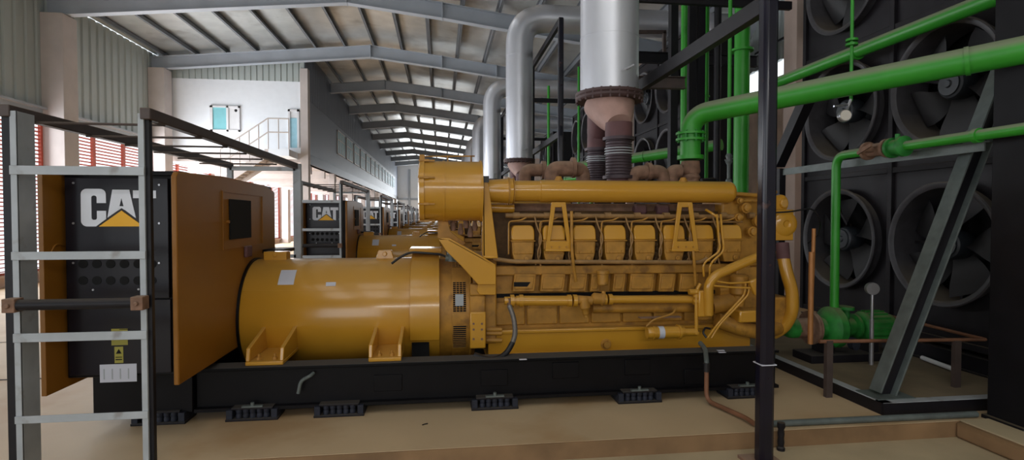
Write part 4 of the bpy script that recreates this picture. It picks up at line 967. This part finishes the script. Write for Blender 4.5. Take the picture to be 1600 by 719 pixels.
# corrugated sheet helper: profile across u, extruded in z
def sheet(name,m,p,q,z0,z1,pitch=.24,dep=.035,ztop=None):
    p=V(*p,0);q=V(*q,0); L=(q-p).length; d=(q-p)/L; nrm=V(-d.y,d.x,0); n=int(L/pitch); vs=[];fs=[]; pts=[]
    for i in range(n):
        u=i*pitch
        pts+=[(u,0),(u+pitch*.62,0),(u+pitch*.70,dep),(u+pitch*.92,dep)]
    pts.append((L,0))
    for (u,w) in pts:
        w0=p+d*u+nrm*w
        zt_=ztop(w0) if ztop else z1
        vs+=[(w0.x,w0.y,z0),(w0.x,w0.y,zt_),(w0.x-nrm.x*.08,w0.y-nrm.y*.08,z0),(w0.x-nrm.x*.08,w0.y-nrm.y*.08,zt_)]
    m_=len(pts)
    for i in range(m_-1):
        o=i*4; fs+=[(o,o+4,o+5,o+1),(o+2,o+3,o+7,o+6),(o,o+2,o+6,o+4),(o+1,o+5,o+7,o+3)]
    fs+=[(0,1,3,2),((m_-1)*4,(m_-1)*4+2,(m_-1)*4+3,(m_-1)*4+1)]
    b=MB().add(vs,fs); return st(b.build(name,m,smooth=False))
# left wall: sheet above, louvres below, columns between
sheet('wall_left','panel',(XW,20.2),(XW,-8),4.15,7.0,pitch=.34,dep=-.04)
b=MB(); b.box((XW-.1,-8,-.1),(XW+.02,62,.22)); b.box((XW-.1,-8,.22),(XW+.12,62,.27)); st(b.build('wall_left_base','pinkconcrete'))
b=MB(); b.box((XW-.06,-8,3.95),(XW+.03,62,4.17)); b.box((XW-.02,-8,4.12),(XW+.14,20.2,4.17)); st(b.build('trim_5','rafter'))
b=MB(); b.box((XW-.1,20.3,4.17),(XW,62,7.0)); st(b.build('wall_left_far','whitewall'))
ycs=[.2+4.9*k for k in range(-1,13)]
for y in ycs:
    h=rz(XW)+.02 if y<20.5 else 3.6
    b=MB(); b.box((XW,y-.27,0),(XW+.50,y+.27,h)); st(b.build('wall_left_column','concrete',bevel=.01))
wn=1
for k in range(1,12):
    y0=ycs[k]
    if y0>56: break
    a0,a1=y0+.27,y0+4.63; w=(a1-a0)/3
    for j in range(3):
        ya,yb_=a0+w*j,a0+w*(j+1)
        b=MB()
        for yy in (ya+.03,yb_-.03): b.box((XW-.05,yy-.03,.27),(XW+.02,yy+.03,3.95))
        b.box((XW-.05,ya,.27),(XW+.02,yb_,.31)); b.box((XW-.05,ya,3.9),(XW+.02,yb_,3.95))
        f=st(b.build('window_%d'%wn,'louvre')); wn+=1
        b=MB(); z=.34
        while z<3.88:
            b.bar((XW-.02,ya+.06,z),(XW-.02,yb_-.06,z),.062,.005,up=(-.5,0,1)); z+=.09
        b.build('louvre_slats','louvre',f,smooth=False)
# end wall of the offices block
WY=20.2
bl=MB(); bl.box((XW,WY,3.78),(-4.72,WY+.12,6.28)); st(bl.build('wall_office','whitewall'))
sheet('wall_office_sheet','panel',(-4.72,WY-.01),(XW,WY-.01),6.28,7.3,pitch=.2,dep=-.03,ztop=lambda w: rz(w.x)+.35)
b=MB(); b.box((XW,WY,3.45),(-4.7,62,3.78)); st(b.build('floor_mezzanine','concrete'))
b=MB()
for k in range(9): 
    y=21.5+4.9*k*.5
    b.box((XW+.4,y-.1,3.15),(-4.8,y+.1,3.45))
st(b.build('ceiling_mezzanine_beams','concrete'))
b=MB(); b.box((-4.82,WY,3.79),(-4.70,62,7.45)); st(b.build('wall_office_side','darksheet'))
sheet('wall_office_cladding','darksheet',(-4.69,62),(-4.69,WY),5.75,7.3,pitch=.3,dep=-.02)
b=MB(); b.box((-4.86,WY-.02,3.45),(-4.66,62,3.80)); st(b.build('trim_6','steel'))
for k in range(9):
    y=WY+.12+4.9*k; w=.2
    b=MB(); b.box((-4.86,y-w*.8,0),(-4.60 if k==0 else -4.62,y+w*.8,3.45 if k else 6.75)); st(b.build('office_column','concrete',bevel=.008))
# office windows in the side wall, framed
y=26.2; wn2=wn
while y<58:
    b=MB(); b.box((-4.70,y,4.45),(-4.655,y+1.9,4.50)); b.box((-4.70,y,5.5),(-4.655,y+1.9,5.55))
    for j in range(5): b.box((-4.70,y+.46*j,4.45),(-4.66,y+.46*j+.05,5.55))
    b.box((-4.70,y,5.1),(-4.66,y+1.9,5.14))
    f=st(b.build('window_%d'%wn2,'white')); wn2+=1
    MB().box((-4.695,y+.03,4.48),(-4.675,y+1.87,5.52)).build('pane','greyglass',f); y+=2.45
# office end window and door
a=at(328,165,Y=WY-.03); c=at(375,206,Y=WY-.03); b=MB()
for (x0_,x1_,z0_,z1_) in ((a.x,a.x+.09,c.z,a.z),(c.x-.05,c.x,c.z,a.z),(a.x,c.x,a.z-.06,a.z),(a.x,c.x,c.z,c.z+.06),((a.x+c.x)/2+.05,(a.x+c.x)/2+.12,c.z,a.z)): b.box((x0_,WY-.06,z0_),(x1_,WY,z1_))
f=st(b.build('window_%d'%wn2,'white')); m_=(a.x+c.x)/2+.08
MB().box((a.x+.05,WY-.03,c.z+.05),(m_,WY-.01,a.z-.05)).build('pane','glass',f); MB().box((m_,WY-.03,c.z+.05),(c.x-.03,WY-.01,a.z-.05)).build('pane','white',f)
a=at(450,171,Y=WY-.03); c=at(468,231,Y=WY-.03)
b=MB(); b.box((a.x,WY-.06,c.z),(a.x+.07,WY,a.z)); b.box((c.x-.07,WY-.06,c.z),(c.x,WY,a.z)); b.box((a.x,WY-.06,a.z-.07),(c.x,WY,a.z)); d_=st(b.build('door_1','white'))
MB().box((a.x+.06,WY-.03,c.z),(c.x-.06,WY-.01,a.z-.3)).build('door_leaf','greyglass',d_); MB().box((a.x+.06,WY-.03,a.z-.28),(c.x-.06,WY-.01,a.z-.07)).build('transom','white',d_)
b=MB(); q=at(369,173,Y=WY); b.lathe((q.x,WY,q.z),(0,-1,0),[(0,.05),(.03,.05),(.04,.03)],n=14); tag(b.build('wall_fixture','steel'),'small dark round fixture on the white office wall','fixture')
# landing and stair before the office door
SY0,SY1=19.0,20.15
ST=thing('staircase',(-5.9,19.6,0),'concrete stair with thin handrails rising to the door in the white office wall','staircase')
l0=at(425,235,Y=19.4); zL=l0.z; xL0=l0.x; xL1=-4.95
b=MB(); b.box((xL0,SY0,zL-.22),(xL1,SY1,zL)); la=b.build('landing','whitewall',ST)
e=at(352,283,Y=19.4); nst=11; xE0=e.x; zE=e.z
b=MB(); dx=(xL0-xE0)/nst; dz=(zL-zE)/nst
for i in range(nst): b.box((xE0+dx*i,SY0+.05,zE+dz*i),(xE0+dx*(i+1)+.02,SY1-.05,zE+dz*(i+1)))
b.build('stair_tread','concrete',ST)
b=MB(); 
for y in (SY0,SY1-.06): b.prism([(xE0,y,zE-.25),(xL0,y,zL-.25),(xL0,y,zL+.02),(xE0,y,zE+.06)],(0,.06,0))
b.pieces('stringer','concrete',ST)
b=MB(); 
for h in (.55,1.0): b.tube([(xE0,SY0,zE+h),(xL0,SY0,zL+h),(xL1,SY0,zL+h)],.022,n=8)
for i in range(6):
    t=i/5; b.cyl((xE0+(xL0-xE0)*t,SY0,zE+(zL-zE)*t),(xE0+(xL0-xE0)*t,SY0,zE+(zL-zE)*t+1.0),.018,n=8)
for x in ((xL0+xL1)/2,xL1): b.cyl((x,SY0,zL),(x,SY0,zL+1.0),.018,n=8)
b.build('handrail','concrete',ST)
# far wall
b=MB(); b.box((-4.7,YB,0),(XE_,YB+.1,7.6)); st(b.build('wall_far','whitewall'))
b=MB()
for x in (-3.4,-1.2,1.0,3.2,5.4): b.box((x-.12,YB-.1,0),(x+.12,YB,6.8))
b.box((-4.6,YB-.06,3.4),(XE_,YB,3.6)); st(b.build('trim_7','rafter'))
# right wall: sheets high, columns, tarpaulins in the bays
sheet('wall_right','panel',(XE_,-8),(XE_,62),4.9,6.9,pitch=.34,dep=.04)
b=MB(); b.box((XE_,-8,-.1),(XE_+.12,62,.8)); st(b.build('wall_right_base','pinkconcrete'))
for y in ycs:
    b=MB(); b.box((XE_-.45,y-.2,0),(XE_,y+.2,5.9)); st(b.build('wall_right_column','pinkconcrete',bevel=.01))
b=MB(); b.box((5.2,14.95,0),(XE_-.46,15.07,6.1)); st(b.build('wall_partition','pinkconcrete'))
def tarp(y0,y1,z0,z1,label):
    n=40; m=6; vs=[];fs=[]
    for j in range(m+1):
        for i in range(n+1):
            u=i/n; z=z0+(z1-z0)*j/m; vs.append((XE_+.20+.05*math.sin(u*31+j*.25)+.03*math.sin(u*77+1+j*.4),y0+(y1-y0)*u,z+.05*math.sin(u*9)*(j==m)))
    for (x,y,z) in list(vs): vs.append((x+.006,y,z))
    q=(n+1)*(m+1)
    for j in range(m):
        for i in range(n):
            a=j*(n+1)+i; fs+=[(a,a+1,a+n+2,a+n+1),(q+a,q+a+n+1,q+a+n+2,q+a+1)]
    for i in range(n): fs+=[(i,q+i,q+i+1,i+1),(m*(n+1)+i,m*(n+1)+i+1,q+m*(n+1)+i+1,q+m*(n+1)+i)]
    for j in range(m): fs+=[(j*(n+1),(j+1)*(n+1),q+(j+1)*(n+1),q+j*(n+1)),(j*(n+1)+n,q+j*(n+1)+n,q+(j+1)*(n+1)+n,(j+1)*(n+1)+n)]
    return tag(MB().add(vs,fs).build('tarpaulin','tarp'),label,'tarpaulin',None)
tarp(7.2,10.3,.01,4.85,'beige tarpaulin hanging in the wall bay left of the nearest radiator')
tarp(10.35,14.8,.01,4.5,'beige tarpaulin hanging behind the second radiator')
tarp(14.8,20,.01,4.9,'beige tarpaulin hanging behind the third radiator')
tarp(2.4,7.1,.01,4.85,'beige tarpaulin hanging behind the nearest radiator')
b=MB(); b.box((XE_,20.1,.8),(XE_+.1,62,4.95)); st(b.build('wall_right_far','panel'))
b=MB(); b.box((XW,-8.1,-.3),(-7,-8,7.5)); b.box((-1,-8.1,-.3),(XE_,-8,7.5)); b.box((-7,-8.1,4.2),(-1,-8,7.5)); st(b.build('near_light_block','panel'))  # unseen wall added to hold back sky light, with a gap left
b=MB(); b.box((XE_,-8,.8),(XE_+.1,2.4,4.95)); st(b.build('wall_right_near','panel'))
b=MB(); b.bar(at(1180,85,X=6.9),at(1262,38,X=6.9),.03,.05); tag(b.build('tarp_pole','steel'),'thin dark pole slanting over the tarpaulin top','pole')
# things on the floor near the skid
b=MB(); Yq=4.3
b.tube(fil([at(1094,536,Y=4.55),at(1102,545,Y=4.45),at(1104,565,Y=4.3),at(1104,572,Y=4.28)],.05),.02,n=14); u_=thing('floor_conduit',(2.0,4.2,0),'bent conduit dropping from the skid and running brown along the floor','conduit')
b.build('flexible_end','greysteel',u_)
q=at(1104,575,Y=4.28)
b=MB(); b.tube(fil([q,V(q.x,4.28,.03),at(1165,655,Z=.02)+V(0,0,.01),at(1178,664,Z=.02)+V(0,0,.01)],.08),.018,n=12); b.build('conduit_run','rail',u_)
b=MB(); b.cyl((q.x,4.28,q.z-.03),(q.x,4.28,q.z+.04),.028,n=12); b.build('coupling','hose',u_)
b=MB(); q=at(1222,705,Z=-.12); b.lathe((q.x,3.62,-.12),(0,0,1),[(0,.028),(.02,.028),(.03,.02),(.06,.024),(.09,.02),(.12,.024),(.15,.02),(.17,.028),(.2,.026)],n=12); tag(b.build('anchor_stub','steel'),'short dark threaded stub standing at the slab edge right of the glossy post','bolt')
b=MB(); q=at(664,664,Z=0); b.tube([q+V(-.02,-.01,.004),q+V(0,0,.006),q+V(.02,.012,.004)],.004,n=6); tag(b.build('wire_scrap','hole'),'tiny dark scrap of wire on the open floor before the skid','scrap')
# ------------------------------------------------------------------ daylight and added lamps
w=bpy.data.worlds.new('sky'); C.world=w; w.use_nodes=True
bg=w.node_tree.nodes['Background']; bg.inputs[0].default_value=(.86,.93,1,1); bg.inputs[1].default_value=WORLD
def area(name,loc,dirv,sx,sy,rad,col=(1,1,1)):
    l=bpy.data.lights.new(name,'AREA'); l.shape='RECTANGLE'; l.size=sx; l.size_y=sy; l.energy=rad*PI*sx*sy; l.color=col
    o=bpy.data.objects.new(name,l); COL.objects.link(o); o.location=loc
    o.rotation_euler=(0,0,0) if dirv[0]==dirv[1]==0 else Vector(dirv).to_track_quat('-Z','Y').to_euler(); return o
C_=(.9,.955,1)
for (y0,y1,r_) in ((-6,4.5,LW0),(5.4,14.5,LW1),(15.2,24.3,LW2),(25,44,LW3)):
    area('daylight_left',(XW+.14,(y0+y1)/2,2.1),(1,0,0),y1-y0,3.7,r_,C_)
area('near_fill',(-4,YN-.3,2.0),(0,1,-.0),6,4.2,LE,(1,.97,.93))  # added soft fill from behind the camera, outside the unseen gap
area('highlight_strip',(2.0,YN+.15,4.6),(0,1,0),7,.22,26,(1,.98,.95))  # added strip lamp for the thin alternator highlight; the wall has no window here
area('daylight_right',(XE_+.4,8.5,2.9),(-1,0,0),5,3.6,LR_,(1,.96,.92))
for x in (-4.0,-1.2,1.4):
    z=min(rz(x-.7),rz(x+.7))+DR+.1
    area('overhead_fill',(x,-1.6,z),(0,0,-1),1.6,8.0,LN,(1,.97,.92))  # added unseen lamps under the closed roof, lighting upward faces
area('far_glare_lamp',(1.2,61.8,3.6),(0,-1,0),10,5.5,LF_,C_)  # added lamp before the solid far wall, for roof glare and rim light
C.view_settings.view_transform='Standard'; C.view_settings.look='None'; C.view_settings.exposure=EXPO; C.view_settings.gamma=1; C.view_settings.use_curve_mapping=False
for o in C.objects:
    if '_o' in o: del o['_o']
try: C.cycles.use_denoising=True; C.cycles.max_bounces=8; C.cycles.diffuse_bounces=5; C.cycles.sample_clamp_indirect=6
except Exception: pass
